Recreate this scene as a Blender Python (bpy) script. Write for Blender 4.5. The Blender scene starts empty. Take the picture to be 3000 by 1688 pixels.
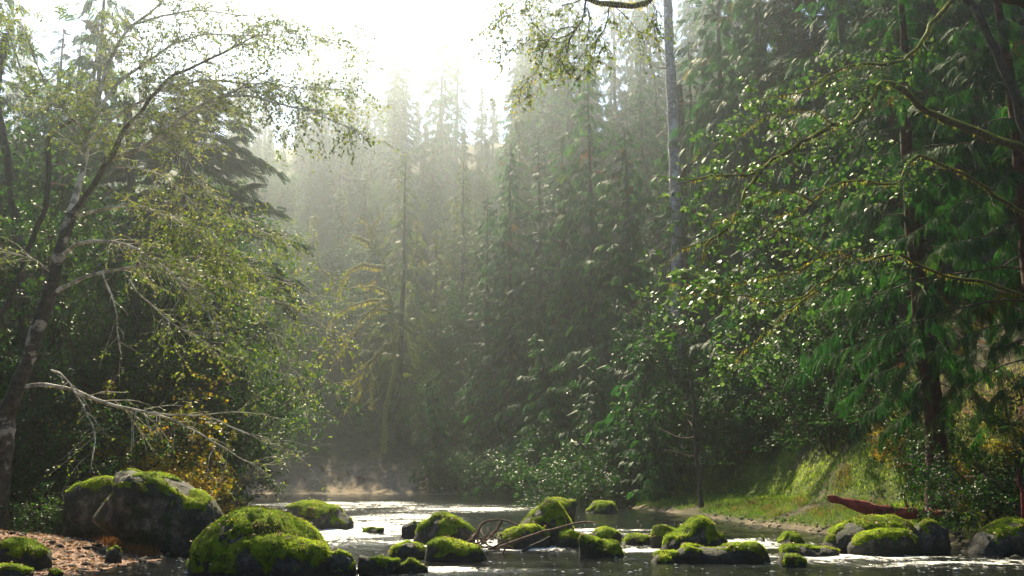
import bpy, math
import numpy as np
from mathutils import Vector

# ------------------------------------------------------------------ camera, sky, sun, exposure
SC = bpy.context.scene
COL = SC.collection
F, CAMZ = 2881.0, 1.7                       # focal length in photo pixels (3000 px wide), eye height
PIT = math.atan(556 / F)
cam = bpy.data.cameras.new('camera')
cam.sensor_width = 36.0
cam.lens = 36.0 * F / 3000.0
cam.clip_start, cam.clip_end = 0.1, 3000.0
camo = bpy.data.objects.new('camera', cam)
COL.objects.link(camo)
camo.location = (0, 0, CAMZ)
camo.rotation_euler = (math.radians(90) + PIT, 0, 0)
SC.camera = camo

SUN_EL, SUN_AZ = math.radians(42.5), math.radians(-14)     # azimuth from +Y, negative = towards the left
HAZE_DENSITY, HAZE_G = 0.00085, 0.87
SUN_STRENGTH, SKY_STRENGTH, EXPOSURE = 5.0, 0.085, 1.55

w = bpy.data.worlds.new('World'); SC.world = w; w.use_nodes = True
nt = w.node_tree
sky = nt.nodes.new('ShaderNodeTexSky'); sky.sky_type = 'NISHITA'; sky.sun_disc = False
sky.sun_elevation = SUN_EL; sky.sun_rotation = SUN_AZ
sky.air_density = 1.0; sky.dust_density = 0.6; sky.ozone_density = 4.0
bg = nt.nodes['Background']; bg.inputs['Strength'].default_value = SKY_STRENGTH
nt.links.new(sky.outputs['Color'], bg.inputs['Color'])

S = Vector((math.sin(SUN_AZ) * math.cos(SUN_EL), math.cos(SUN_AZ) * math.cos(SUN_EL), math.sin(SUN_EL)))
sl = bpy.data.lights.new('sun', 'SUN'); sl.energy = SUN_STRENGTH; sl.angle = math.radians(0.6); sl.color = (1.0, 0.87, 0.58)
so = bpy.data.objects.new('sun', sl); COL.objects.link(so); so.location = S * 200
so.rotation_euler = S.to_track_quat('Z', 'Y').to_euler()

vs = SC.view_settings
vs.view_transform = 'Standard'; vs.look = 'None'; vs.gamma = 1.0; vs.use_curve_mapping = False; vs.exposure = EXPOSURE
cy = SC.cycles
cy.max_bounces = 6; cy.diffuse_bounces = 3; cy.glossy_bounces = 2; cy.transmission_bounces = 4; cy.volume_bounces = 1
cy.transparent_max_bounces = 6; cy.use_denoising = True; cy.sample_clamp_indirect = 6.0
cy.use_adaptive_sampling = True; cy.adaptive_threshold = 0.02

# ------------------------------------------------------------------ helpers
rng = np.random.default_rng(11)

def ray(px, py):
    xc, yc = (px - 1500) / F, (844 - py) / F
    return np.array([xc, math.cos(PIT) - yc * math.sin(PIT), math.sin(PIT) + yc * math.cos(PIT)])

def at(px, py, Y):                       # photo pixel + depth -> point
    r = ray(px, py); t = Y / r[1]
    return np.array([r[0] * t, Y, CAMZ + r[2] * t])

def gnd(px, py, z=0.0):                  # photo pixel -> point on the level z
    r = ray(px, py); t = (z - CAMZ) / r[2]
    return np.array([r[0] * t, r[1] * t, z])

def gx(px, Y): return (px - 1500) / F * Y * math.cos(PIT)

def nrm(v): return v / (np.linalg.norm(v, axis=-1, keepdims=True) + 1e-9)

def _hash(i, j, k, s):
    h = (i * 374761393 + j * 668265263 + k * 2147483647 + s * 974634777) & 0xffffffff
    h = ((h ^ (h >> 13)) * 1274126177) & 0xffffffff
    h = ((h ^ (h >> 16)) * 2246822519) & 0xffffffff
    return (h ^ (h >> 15)) & 0xffffffff

def noise(p, seed=0):                    # value noise, roughly -1..1
    p = np.asarray(p, float)
    i = np.floor(p).astype(np.int64); f = p - i; u = f * f * (3 - 2 * f)
    out = 0
    for a in (0, 1):
        for b in (0, 1):
            for c in (0, 1):
                v = _hash(i[..., 0] + a, i[..., 1] + b, i[..., 2] + c, seed) / 2147483647.5 - 1
                wx = u[..., 0] if a else 1 - u[..., 0]
                wy = u[..., 1] if b else 1 - u[..., 1]
                wz = u[..., 2] if c else 1 - u[..., 2]
                out = out + v * wx * wy * wz
    return out

def fbm(p, seed=0, octs=4, gain=0.5):
    a, s, o, q = 1.0, 0.0, 0.0, np.asarray(p, float)
    for k in range(octs):
        o = o + a * noise(q, seed + k * 17); s += a; a *= gain; q = q * 2.03 + 11.7
    return o / s

def sstep(x, a, b):
    t = np.clip((x - a) / (b - a), 0, 1); return t * t * (3 - 2 * t)

class MB:
    """collects vertices, faces and a per-vertex 'rnd' value; build() links ONE mesh object"""
    def __init__(s): s.V, s.Fs, s.R, s.n, s.M = [], [], [], 0, []
    def add(s, V, Fc, rnd=0.5, mat=0):
        V = np.asarray(V, float).reshape(-1, 3); Fc = np.asarray(Fc, np.int64)
        s.V.append(V); s.Fs.append(Fc + s.n); s.n += len(V)
        s.R.append(np.broadcast_to(np.asarray(rnd, float), (len(V),)))
        s.M.append(np.full(len(Fc), mat, np.int32))
        return s
    def mesh(s, name, mats, smooth=False, attrs=None):
        V = np.concatenate(s.V); me = bpy.data.meshes.new(name)
        me.vertices.add(len(V)); me.vertices.foreach_set('co', V.astype(np.float32).ravel())
        loops = np.concatenate([f.ravel() for f in s.Fs]).astype(np.int32)
        tot = np.concatenate([np.full(len(f), f.shape[1], np.int32) for f in s.Fs])
        st = np.concatenate([[0], np.cumsum(tot)[:-1]]).astype(np.int32)
        me.loops.add(len(loops)); me.loops.foreach_set('vertex_index', loops)
        me.polygons.add(len(tot)); me.polygons.foreach_set('loop_start', st); me.polygons.foreach_set('loop_total', tot)
        me.polygons.foreach_set('use_smooth', np.full(len(tot), smooth))
        for m in (mats if isinstance(mats, (list, tuple)) else [mats]): me.materials.append(m)
        me.polygons.foreach_set('material_index', np.concatenate(s.M))
        a = me.attributes.new('rnd', 'FLOAT', 'POINT'); a.data.foreach_set('value', np.concatenate(s.R).astype(np.float32))
        for k, v in (attrs or {}).items():
            a = me.attributes.new(k, 'FLOAT', 'POINT'); a.data.foreach_set('value', np.asarray(v, np.float32))
        me.update(calc_edges=True)
        return me
    def build(s, name, mats, parent=None, smooth=False, attrs=None, kind=None):
        return link(name, s.mesh(name, mats, smooth, attrs), parent, kind)

def link(name, me, parent=None, kind=None):
    o = bpy.data.objects.new(name, me); COL.objects.link(o)
    if parent is not None: o.parent = parent
    if kind: o['kind'] = kind
    return o

def thing(name, label, cat, loc=(0, 0, 0), group=None, rz=0.0, sc=1.0):
    o = bpy.data.objects.new(name, None); COL.objects.link(o)
    o.location = loc; o.rotation_euler = (0, 0, rz); o.scale = (sc, sc, sc) if np.isscalar(sc) else sc
    o['label'] = label; o['category'] = cat
    if group: o['group'] = group
    return o

def spline(pts, n):
    p = np.asarray(pts, float)
    if len(p) == 2: p = np.array([p[0], (p[0] * 2 + p[1]) / 3, (p[0] + p[1] * 2) / 3, p[1]])
    d = np.concatenate([[0], np.cumsum(np.linalg.norm(np.diff(p, axis=0), axis=1))])
    q = np.concatenate([[2 * p[0] - p[1]], p, [2 * p[-1] - p[-2]]])
    t = np.linspace(0, d[-1] * 0.99999, n); i = np.clip(np.searchsorted(d, t, side='right') - 1, 0, len(p) - 2)
    u = ((t - d[i]) / (d[i + 1] - d[i] + 1e-9))[:, None]
    a, b, c, e = q[i], q[i + 1], q[i + 2], q[i + 3]
    return 0.5 * (2 * b + (c - a) * u + (2 * a - 5 * b + 4 * c - e) * u ** 2 + (3 * b - a - 3 * c + e) * u ** 3)

def tubes(P, R, k=5, lump=0.0):
    """P (N,n,3), R (N,n) -> vertices, quads"""
    P = np.asarray(P, float); R = np.asarray(R, float)
    if P.ndim == 2: P, R = P[None], R[None]
    N, n, _ = P.shape
    T = nrm(np.gradient(P, axis=1))
    ref = np.zeros((N, 1, 3)); m = np.abs(T[:, :, 2]).mean(1) > 0.8
    ref[m, 0, 0] = 1; ref[~m, 0, 2] = 1
    A = nrm(np.cross(T, np.broadcast_to(ref, T.shape))); B = np.cross(T, A)
    th = np.arange(k) * 2 * math.pi / k
    V = P[:, :, None, :] + R[:, :, None, None] * (A[:, :, None, :] * np.cos(th)[None, None, :, None] + B[:, :, None, :] * np.sin(th)[None, None, :, None])
    if lump:
        d = V - P[:, :, None, :]
        V = P[:, :, None, :] + d * (1 + lump * fbm(V * 3.1 / max(0.05, R.max() * 6), 5, 3))[..., None]
    i = np.arange(N)[:, None, None] * n * k; j = np.arange(n - 1)[None, :, None] * k; c = np.arange(k)[None, None, :]; c2 = (c + 1) % k
    f = np.stack([i + j + c, i + j + c2, i + j + k + c2, i + j + k + c], -1).reshape(-1, 4)
    return V.reshape(-1, 3), f

def stamp(T, faces, pos, fwd, up, size, rnd):
    """copies a template (x side, y along, z normal) -> V, F, rnd"""
    f = nrm(fwd); s = nrm(np.cross(f, up)); n = np.cross(s, f)
    V = pos[:, None, :] + size[:, None, None] * (T[None, :, 0, None] * s[:, None, :] + T[None, :, 1, None] * f[:, None, :] + T[None, :, 2, None] * n[:, None, :])
    m = len(T)
    Fc = (np.arange(len(pos))[:, None, None] * m + faces[None]).reshape(-1, faces.shape[1])
    return V.reshape(-1, 3), Fc, np.repeat(rnd, m)

def rvec(n): return nrm(rng.normal(size=(n, 3)))

def grow(P0, D, L, r0, nseg=4, wander=0.25, droop=0.15, r1=0.25):
    N = len(P0); P = np.zeros((N, nseg + 1, 3)); P[:, 0] = P0; d = nrm(D)
    for s in range(nseg):
        d = nrm(d + wander * rvec(N) + np.array([0, 0, -droop])[None] * (1 if np.isscalar(droop) else 1))
        P[:, s + 1] = P[:, s] + d * (L / nseg)[:, None]
    R = r0[:, None] * np.linspace(1, r1, nseg + 1)[None]
    return P, R

def kids(P, R, n, smin=0.15, smax=1.0):
    """n random points on a batch of paths -> position, tangent, radius"""
    L = np.linalg.norm(np.diff(P, axis=1), axis=2).sum(1)
    i = rng.choice(len(P), n, p=L / L.sum()); s = rng.uniform(smin, smax, n) * (P.shape[1] - 1)
    a = np.clip(s.astype(int), 0, P.shape[1] - 2); u = (s - a)[:, None]
    return P[i, a] * (1 - u) + P[i, a + 1] * u, nrm(P[i, a + 1] - P[i, a]), R[i, a]

def side_dir(T, out=0.8, fwd=0.6, flat=0.6):
    r = rvec(len(T)); r = r - (r * T).sum(1, keepdims=True) * T; r[:, 2] *= flat
    return nrm(nrm(r) * out + T * fwd)

# leaf templates: x side, y along, z normal
LEAF = np.array([[0, 0, 0], [.27, .3, .05], [.25, .68, .04], [0, 1, -.06], [-.25, .68, .04], [-.27, .3, .05]])
LEAF_F = np.array([[0, 1, 2, 3], [0, 3, 4, 5]])
BROAD = np.array([[0, 0, 0], [.36, .28, .05], [.34, .66, .03], [0, 1, -.07], [-.34, .66, .03], [-.36, .28, .05]])
LOBED = np.array([[0, 0, 0], [.5, .1, .04], [.28, .42, .02], [.46, .75, 0], [0, 1.0, -.05], [-.46, .75, 0], [-.28, .42, .02], [-.5, .1, .04]])
LOBED_F = np.array([[0, 1, 2, 3], [0, 3, 4, 5], [0, 5, 6, 7]])

def frond_template(n=7, width=.42, lw=.10, droop=.22, ang=52):
    V, Fc = [], []
    for i in range(n):
        y = .06 + .9 * i / n; l = width * (1 - .72 * (i / n) ** 1.4)
        for sx in (-1, 1):
            a = math.radians(ang - 12 * i / n); dx, dy = math.sin(a) * l * sx, math.cos(a) * l
            px_, py_ = -dy / l * lw * .5 * sx, dx / l * lw * .5 * sx
            b = len(V); y2 = y + dy
            V += [(0, y - lw * .4, -droop * y * y), (dx * .55 + px_ * 1.0, y + dy * .55 + py_, -droop * y2 * y2 - .02), (dx, y2, -droop * 1.2 * y2 * y2 - .10 * l), (dx * .5 - px_, y + dy * .5 - py_, -droop * y2 * y2)]
            Fc.append((b, b + 1, b + 2, b + 3))
    b = len(V); V += [(-.02, 0, 0), (.02, 0, 0), (.0, 1.05, -droop * 1.1)]; 
    Fc.append((b, b + 1, b + 2, b + 2))
    return np.array(V), np.array(Fc)[:-1]

CEDAR, CEDAR_F = frond_template(6, .44, .13, .30, 46)
FAN, FAN_F = frond_template(11, .30, .04, .40, 48)
HEML, HEML_F = frond_template(7, .30, .11, .16, 58)
FERN, FERN_F = frond_template(8, .26, .10, .45, 72)

# ------------------------------------------------------------------ materials
def nodes(name):
    m = bpy.data.materials.new(name); m.use_nodes = True
    n = m.node_tree; n.nodes.clear()
    out = n.nodes.new('ShaderNodeOutputMaterial')
    return m, n, out

def N(n, t, **kw):
    x = n.nodes.new(t)
    for k, v in kw.items():
        if k in x.inputs: x.inputs[k].default_value = v
        else: setattr(x, k, v)
    return x

def ramp(n, stops):
    r = n.nodes.new('ShaderNodeValToRGB'); e = r.color_ramp.elements
    while len(e) < len(stops): e.new(0.5)
    for x, (p, c) in zip(e, stops): x.position = p; x.color = (*c, 1)
    return r

def leafmat(name, cols, rough=0.5, transl=0.45, spec=0.4, tgain=1.5):
    m, n, out = nodes(name); L = n.links.new
    a = N(n, 'ShaderNodeAttribute', attribute_name='rnd')
    oi = N(n, 'ShaderNodeObjectInfo')
    ma = N(n, 'ShaderNodeMath', operation='MULTIPLY_ADD'); L(oi.outputs['Random'], ma.inputs[0]); ma.inputs[1].default_value = 0.24; ma.inputs[2].default_value = -0.12
    ad = N(n, 'ShaderNodeMath', operation='ADD'); L(a.outputs['Fac'], ad.inputs[0]); L(ma.outputs[0], ad.inputs[1])
    r = ramp(n, [(i / (len(cols) - 1), c) for i, c in enumerate(cols)]); L(ad.outputs[0], r.inputs[0])
    p = N(n, 'ShaderNodeBsdfPrincipled', Roughness=rough); p.inputs['Specular IOR Level'].default_value = spec
    L(r.outputs[0], p.inputs['Base Color'])
    t = N(n, 'ShaderNodeBsdfTranslucent')
    g = N(n, 'ShaderNodeMix', data_type='RGBA', blend_type='MULTIPLY'); g.inputs[0].default_value = 1.0
    L(r.outputs[0], g.inputs[6]); g.inputs[7].default_value = (tgain * 1.1, tgain * 1.15, tgain * 0.55, 1); L(g.outputs[2], t.inputs['Color'])
    mx = N(n, 'ShaderNodeMixShader'); mx.inputs[0].default_value = transl
    L(p.outputs[0], mx.inputs[1]); L(t.outputs[0], mx.inputs[2]); L(mx.outputs[0], out.inputs['Surface'])
    return m

def surf(name, build, rough=0.85, spec=0.3):
    """build(n, L, pos) -> colour socket, height socket or None, bump distance"""
    m, n, out = nodes(name); L = n.links.new
    g = N(n, 'ShaderNodeNewGeometry')
    p = N(n, 'ShaderNodeBsdfPrincipled', Roughness=rough); p.inputs['Specular IOR Level'].default_value = spec
    col, h, dist = build(n, L, g)
    L(col, p.inputs['Base Color'])
    if h is not None:
        b = N(n, 'ShaderNodeBump', Strength=1.0, Distance=dist * 1.5); L(h, b.inputs['Height']); L(b.outputs[0], p.inputs['Normal'])
    L(p.outputs[0], out.inputs['Surface'])
    return m

def ntex(n, L, vec, scale, detail=6, rough=0.6, typ='ShaderNodeTexNoise'):
    t = N(n, typ, Scale=scale)
    if typ == 'ShaderNodeTexNoise': t.inputs['Detail'].default_value = detail; t.inputs['Roughness'].default_value = rough
    L(vec, t.inputs['Vector']); return t

def mixc(n, L, fac, a, b):
    x = N(n, 'ShaderNodeMix', data_type='RGBA')
    if isinstance(fac, float): x.inputs[0].default_value = fac
    else: L(fac, x.inputs[0])
    for s, i in ((a, 6), (b, 7)):
        if isinstance(s, tuple): x.inputs[i].default_value = (*s, 1)
        else: L(s, x.inputs[i])
    return x.outputs[2]

def smooth_fac(n, L, sock, lo, hi):
    x = N(n, 'ShaderNodeMapRange', interpolation_type='SMOOTHSTEP'); L(sock, x.inputs[0])
    x.inputs[1].default_value = lo; x.inputs[2].default_value = hi; return x.outputs[0]

def bark(name, dark, light, lichen=None, lich=(.52, .62), moss=None, scale=9.0, bump=.02):
    def b(n, L, g):
        t = ntex(n, L, g.outputs['Position'], scale, 8, .65); t2 = ntex(n, L, g.outputs['Position'], scale * .23, 5, .6)
        c = ramp(n, [(.32, dark), (.68, light)]); L(t.outputs[0], c.inputs[0]); o = c.outputs[0]
        if lichen: o = mixc(n, L, smooth_fac(n, L, t2.outputs[0], *lich), o, lichen)
        if moss:
            sx = N(n, 'ShaderNodeSeparateXYZ'); L(g.outputs['Normal'], sx.inputs[0])
            ad = N(n, 'ShaderNodeMath', operation='ADD'); L(sx.outputs[2], ad.inputs[0]); L(t2.outputs[0], ad.inputs[1])
            o = mixc(n, L, smooth_fac(n, L, ad.outputs[0], moss[1], moss[1] + .3), o, moss[0])
        return o, t.outputs[0], bump
    return surf(name, b, .88)

M = {}
M['alder_bark'] = bark('alder_bark', (.020, .017, .015), (.11, .095, .08), (.36, .33, .28), (.54, .62), None, 7)
M['alder_limb'] = bark('alder_limb', (.10, .085, .065), (.50, .46, .38), (.66, .62, .53), (.46, .58), None, 14, .01)
M['dark_bark'] = bark('dark_bark', (.018, .015, .014), (.075, .06, .052), (.16, .15, .13), (.60, .72), None, 6)
M['pale_bark'] = bark('pale_bark', (.11, .09, .085), (.36, .32, .31), (.50, .47, .46), (.52, .62), None, 5)
M['red_bark'] = bark('red_bark', (.028, .013, .010), (.10, .040, .030), None, scale=6)
M['mossy_bark'] = bark('mossy_bark', (.035, .028, .02), (.10, .08, .05), None, (.5, .6), ((.17, .18, .022), .35), 9)
M['snag_moss'] = bark('snag_moss', (.14, .12, .02), (.36, .30, .05), (.22, .22, .04), (.5, .6), None, 10, .04)
M['red_wood'] = bark('red_wood', (.10, .014, .012), (.36, .055, .045), (.05, .02, .02), (.56, .66), None, 5)
M['driftwood'] = bark('driftwood', (.09, .05, .035), (.30, .19, .14), None, scale=12, bump=.008)
M['twig'] = bark('twig', (.09, .07, .05), (.28, .23, .17), None, scale=20, bump=.004)
M['dark_twig'] = bark('dark_twig', (.03, .022, .018), (.09, .065, .05), None, scale=20, bump=.004)

M['alder_leaf'] = leafmat('alder_leaf', [(.035, .085, .008), (.08, .14, .012), (.17, .20, .03), (.30, .26, .08)], .5, .45, .4, 1.4)
M['pale_leaf'] = leafmat('pale_leaf', [(0.0252, 0.0911, 0.0081), (0.0432, 0.1159, 0.0162), (0.0864, 0.1573, 0.0486), (0.1728, 0.2401, 0.1296)], .48, .35, .6, 1.3)
M['yellow_leaf'] = leafmat('yellow_leaf', [(.07, .12, .010), (.26, .22, .015), (.46, .28, .02), (.48, .17, .015)], .5, .45, .3, 1.2)
M['shrub_leaf'] = leafmat('shrub_leaf', [(0.0054, 0.0285, 0.0050), (0.0132, 0.0534, 0.0085), (0.0270, 0.0820, 0.0114), (0.0660, 0.1104, 0.0157)], .52, .36, .3, 1.4)
M['cedar'] = leafmat('cedar', [(0.0041, 0.0235, 0.0092), (0.0093, 0.0511, 0.0182), (0.0208, 0.0863, 0.0213), (0.0491, 0.1242, 0.0229), (0.1156, 0.0414, 0.0152)], .65, .38, .2, 1.5)
M['hemlock'] = leafmat('hemlock', [(0.0030, 0.0152, 0.0095), (0.0059, 0.0304, 0.0163), (0.0127, 0.0497, 0.0190), (0.0269, 0.0702, 0.0218)], .65, .32, .2, 1.4)
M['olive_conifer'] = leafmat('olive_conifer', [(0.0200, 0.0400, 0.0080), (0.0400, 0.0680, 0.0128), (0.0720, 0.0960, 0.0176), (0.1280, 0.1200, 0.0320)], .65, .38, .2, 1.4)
M['fern'] = leafmat('fern', [(0.0090, 0.0304, 0.0081), (0.0210, 0.0540, 0.0121), (0.0420, 0.0810, 0.0169), (0.0840, 0.0810, 0.0270)], .5, .4, .4, 1.4)
M['brown_fern'] = leafmat('brown_fern', [(.06, .025, .012), (.12, .045, .02), (.17, .075, .03), (.13, .10, .03)], .7, .3, .2, 1.2)
M['grass'] = leafmat('grass', [(.04, .11, .012), (.075, .16, .018), (.13, .20, .03), (.24, .20, .07)], .6, .4, .3, 1.3)
M['dry_grass'] = leafmat('dry_grass', [(.10, .085, .035), (.20, .15, .07), (.28, .21, .11), (.12, .14, .04)], .7, .35, .2, 1.1)
M['litter'] = leafmat('litter', [(.10, .045, .028), (.22, .10, .06), (.34, .19, .12), (.50, .36, .26)], .7, .15, .25, 1.0)
M['moss_blade'] = leafmat('moss_blade', [(.06, .055, .012), (.09, .17, .008), (.27, .37, .014), (.44, .45, .08)], .7, .5, .1, 1.6)
M['gold_moss'] = leafmat('gold_moss', [(.12, .11, .01), (.28, .24, .025), (.44, .36, .04), (.52, .43, .07)], .8, .5, .1, 1.4)
M['lichen'] = leafmat('lichen', [(.12, .12, .06), (.22, .21, .12), (.34, .32, .2), (.42, .4, .28)], .8, .4, .1, 1.2)

def rock_b(n, L, g):
    t = ntex(n, L, g.outputs['Position'], 3.0, 9, .68); t2 = ntex(n, L, g.outputs['Position'], 1.1, 5, .6); t3 = ntex(n, L, g.outputs['Position'], 22, 6, .7)
    c = ramp(n, [(.36, (.012, .011, .011)), (.50, (.050, .045, .040)), (.66, (.22, .19, .15))]); L(t.outputs[0], c.inputs[0])
    o = mixc(n, L, smooth_fac(n, L, t2.outputs[0], .54, .70), c.outputs[0], (.20, .175, .14))
    o = mixc(n, L, smooth_fac(n, L, t3.outputs[0], .60, .70), o, (.05, .06, .02))
    t4 = ntex(n, L, g.outputs['Position'], 2.3, 7, .7)
    o = mixc(n, L, smooth_fac(n, L, t4.outputs[0], .46, .62), o, (.022, .034, .009))
    sx = N(n, 'ShaderNodeSeparateXYZ'); L(g.outputs['Position'], sx.inputs[0])
    wet = smooth_fac(n, L, sx.outputs[2], .45, .05)
    k = N(n, 'ShaderNodeMath', operation='MULTIPLY'); k.inputs[1].default_value = .8; L(wet, k.inputs[0])
    o = mixc(n, L, k.outputs[0], o, (.016, .015, .014))
    ad = N(n, 'ShaderNodeMath', operation='MULTIPLY_ADD'); L(t3.outputs[0], ad.inputs[0]); ad.inputs[1].default_value = .35; L(t.outputs[0], ad.inputs[2])
    return o, ad.outputs[0], .10
M['rock'] = surf('rock', rock_b, .8, .35)

def moss_b(n, L, g):
    t = ntex(n, L, g.outputs['Position'], 5, 8, .68); t2 = ntex(n, L, g.outputs['Position'], 1.6, 4, .6); t3 = ntex(n, L, g.outputs['Position'], 34, 5, .7)
    c = ramp(n, [(.34, (.022, .045, .006)), (.50, (.16, .25, .012)), (.66, (.32, .39, .025))]); L(t.outputs[0], c.inputs[0])
    o = mixc(n, L, smooth_fac(n, L, t2.outputs[0], .52, .66), c.outputs[0], (.10, .085, .03))
    o = mixc(n, L, smooth_fac(n, L, t3.outputs[0], .36, .24), o, (.02, .035, .006))
    ad = N(n, 'ShaderNodeMath', operation='MULTIPLY_ADD'); L(t3.outputs[0], ad.inputs[0]); ad.inputs[1].default_value = .6; L(t.outputs[0], ad.inputs[2])
    return o, ad.outputs[0], .09
M['moss'] = surf('moss', moss_b, .95, .1)

def terr_b(n, L, g):
    pos = g.outputs['Position']
    t = ntex(n, L, pos, 1.4, 8, .68); t3 = ntex(n, L, pos, 14, 6, .7); t2 = ntex(n, L, pos, .35, 4, .6)
    def A(k): return N(n, 'ShaderNodeAttribute', attribute_name=k).outputs['Fac']
    soil = ramp(n, [(.3, (.022, .017, .011)), (.55, (.055, .05, .02)), (.75, (.085, .095, .025))]); L(t.outputs[0], soil.inputs[0])
    grav = ramp(n, [(.28, (.13, .07, .05)), (.5, (.30, .175, .125)), (.72, (.44, .30, .23))]); L(t3.outputs[0], grav.inputs[0])
    mossc = ramp(n, [(.3, (.03, .055, .008)), (.5, (.085, .125, .012)), (.7, (.16, .19, .022))]); L(t.outputs[0], mossc.inputs[0])
    brown = ramp(n, [(.3, (.05, .022, .012)), (.7, (.17, .075, .035))]); L(t.outputs[0], brown.inputs[0])
    sand_haze = ramp(n, [(.3, (.17, .12, .08)), (.7, (.34, .26, .18))]); L(t.outputs[0], sand_haze.inputs[0])
    o = mixc(n, L, A('moss'), soil.outputs[0], mossc.outputs[0])
    o = mixc(n, L, A('brown'), o, brown.outputs[0])
    o = mixc(n, L, A('sand_haze'), o, sand_haze.outputs[0])
    o = mixc(n, L, A('bar'), o, grav.outputs[0])
    ad = N(n, 'ShaderNodeMath', operation='MULTIPLY_ADD'); L(t3.outputs[0], ad.inputs[0]); ad.inputs[1].default_value = .3; L(t.outputs[0], ad.inputs[2])
    return o, ad.outputs[0], .12
M['terrain'] = surf('terrain', terr_b, .92, .2)

def water_mat():
    m, n, out = nodes('river_water'); L = n.links.new
    g = N(n, 'ShaderNodeNewGeometry')
    mp = N(n, 'ShaderNodeMapping'); mp.inputs['Scale'].default_value = (1, .55, 1); L(g.outputs['Position'], mp.inputs['Vector'])
    t1 = ntex(n, L, mp.outputs[0], 2.6, 5, .62); t2 = ntex(n, L, mp.outputs[0], 9, 4, .6)
    a = N(n, 'ShaderNodeAttribute', attribute_name='foam'); rg = N(n, 'ShaderNodeAttribute', attribute_name='rough')
    h = N(n, 'ShaderNodeMath', operation='MULTIPLY_ADD'); L(t2.outputs[0], h.inputs[0]); h.inputs[1].default_value = .35; L(t1.outputs[0], h.inputs[2])
    hr = N(n, 'ShaderNodeMath', operation='MULTIPLY'); L(h.outputs[0], hr.inputs[0]); L(rg.outputs['Fac'], hr.inputs[1])
    b = N(n, 'ShaderNodeBump', Strength=1.0, Distance=.16); L(hr.outputs[0], b.inputs['Height'])
    p = N(n, 'ShaderNodeBsdfPrincipled', Roughness=.06, IOR=1.33)
    p.inputs['Base Color'].default_value = (.008, .009, .011, 1); p.inputs['Specular IOR Level'].default_value = .6
    L(b.outputs[0], p.inputs['Normal'])
    fm = ntex(n, L, mp.outputs[0], 5.5, 7, .72)
    s = N(n, 'ShaderNodeMath', operation='ADD'); L(fm.outputs[0], s.inputs[0]); L(a.outputs['Fac'], s.inputs[1])
    fac = smooth_fac(n, L, s.outputs[0], .70, .90)
    fo = N(n, 'ShaderNodeBsdfPrincipled', Roughness=.6); fo.inputs['Base Color'].default_value = (.72, .72, .70, 1); L(b.outputs[0], fo.inputs['Normal'])
    mx = N(n, 'ShaderNodeMixShader'); L(fac, mx.inputs[0]); L(p.outputs[0], mx.inputs[1]); L(fo.outputs[0], mx.inputs[2])
    L(mx.outputs[0], out.inputs['Surface'])
    return m
M['water'] = water_mat()
M['foam'] = surf('foam', lambda n, L, g: (mixc(n, L, ntex(n, L, g.outputs['Position'], 30).outputs[0], (.7, .7, .68), (.85, .85, .84)), None, 0), .5)

# ------------------------------------------------------------------ terrain and river
SHORE = np.array([(-6.5, -45), (-7.2, 12), (-7.7, 18), (-7.4, 22.5), (-9.5, 27), (-14, 38), (-19, 56), (-27, 76), (-42, 90), (-75, 96), (-75, 112),
                  (-40, 110), (-20, 107), (-4, 101), (5, 94), (8.5, 84), (9.0, 74), (7.2, 63), (6.8, 57), (8.3, 48), (8.8, 38), (9.8, 31), (11.5, 26), (12, 17), (12, -45)], float)

def shore_dist(x, y):
    """signed distance to the water's edge, positive on land"""
    p = np.stack([x, y], -1); best = np.full(x.shape, 1e9); inside = np.zeros(x.shape, bool)
    for a, b in zip(SHORE, np.roll(SHORE, -1, 0)):
        ab = b - a; t = np.clip(((p - a) @ ab) / (ab @ ab), 0, 1)
        best = np.minimum(best, np.linalg.norm(p - a - t[..., None] * ab, axis=-1))
        c = ((a[1] > y) != (b[1] > y)) & (x < (b[0] - a[0]) * (y - a[1]) / (b[1] - a[1] + 1e-12) + a[0])
        inside ^= c
    return np.where(inside, -best, best)

def hz(x, y):
    x = np.asarray(x, float); y = np.asarray(y, float)
    d = shore_dist(x, y); D = np.maximum(d, 0)
    q = np.stack([x, y, 0 * x], -1)
    D = np.maximum(D + 1.1 * fbm(q * .16, 3, 3) * sstep(D, .4, 4), 0)
    wl = sstep(-x, -3, 4) * sstep(-y, -92, -78); wf = sstep(y, 80, 94) * (1 - wl); wr = 1 - wl - wf
    bw = 1.2 + 5.0 * sstep(-y, -33, -26)
    zl = .42 * sstep(D, 0, 4.5) + .50 * np.clip(D - bw, 0, 26) + .62 * np.clip(D - bw - 26, 0, 110)
    zr = .26 * np.clip(D, 0, 3.2) + .10 * sstep(D, 0, .5) + 1.25 * np.clip(D - 3.2, 0, 8) + .72 * np.clip(D - 11.2, 0, 80)
    zf = .14 * np.clip(D, 0, 2) + .46 * np.clip(D - 2, 0, 16) + .62 * np.clip(D - 18, 0, 140)
    z = wl * zl + wf * zf + wr * zr
    z = z + sstep(D, .5, 6) * (.55 * fbm(q * .33, 9, 4) + .12 * fbm(q * 1.7, 10, 3)) + .05 * fbm(q * 1.2, 12, 3) * sstep(D, .1, 1)
    return np.where(d < 0, -np.minimum(.22 * -d, .9) - .02, z)

def hz1(x, y): return float(hz(np.array([x]), np.array([y]))[0])

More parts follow.
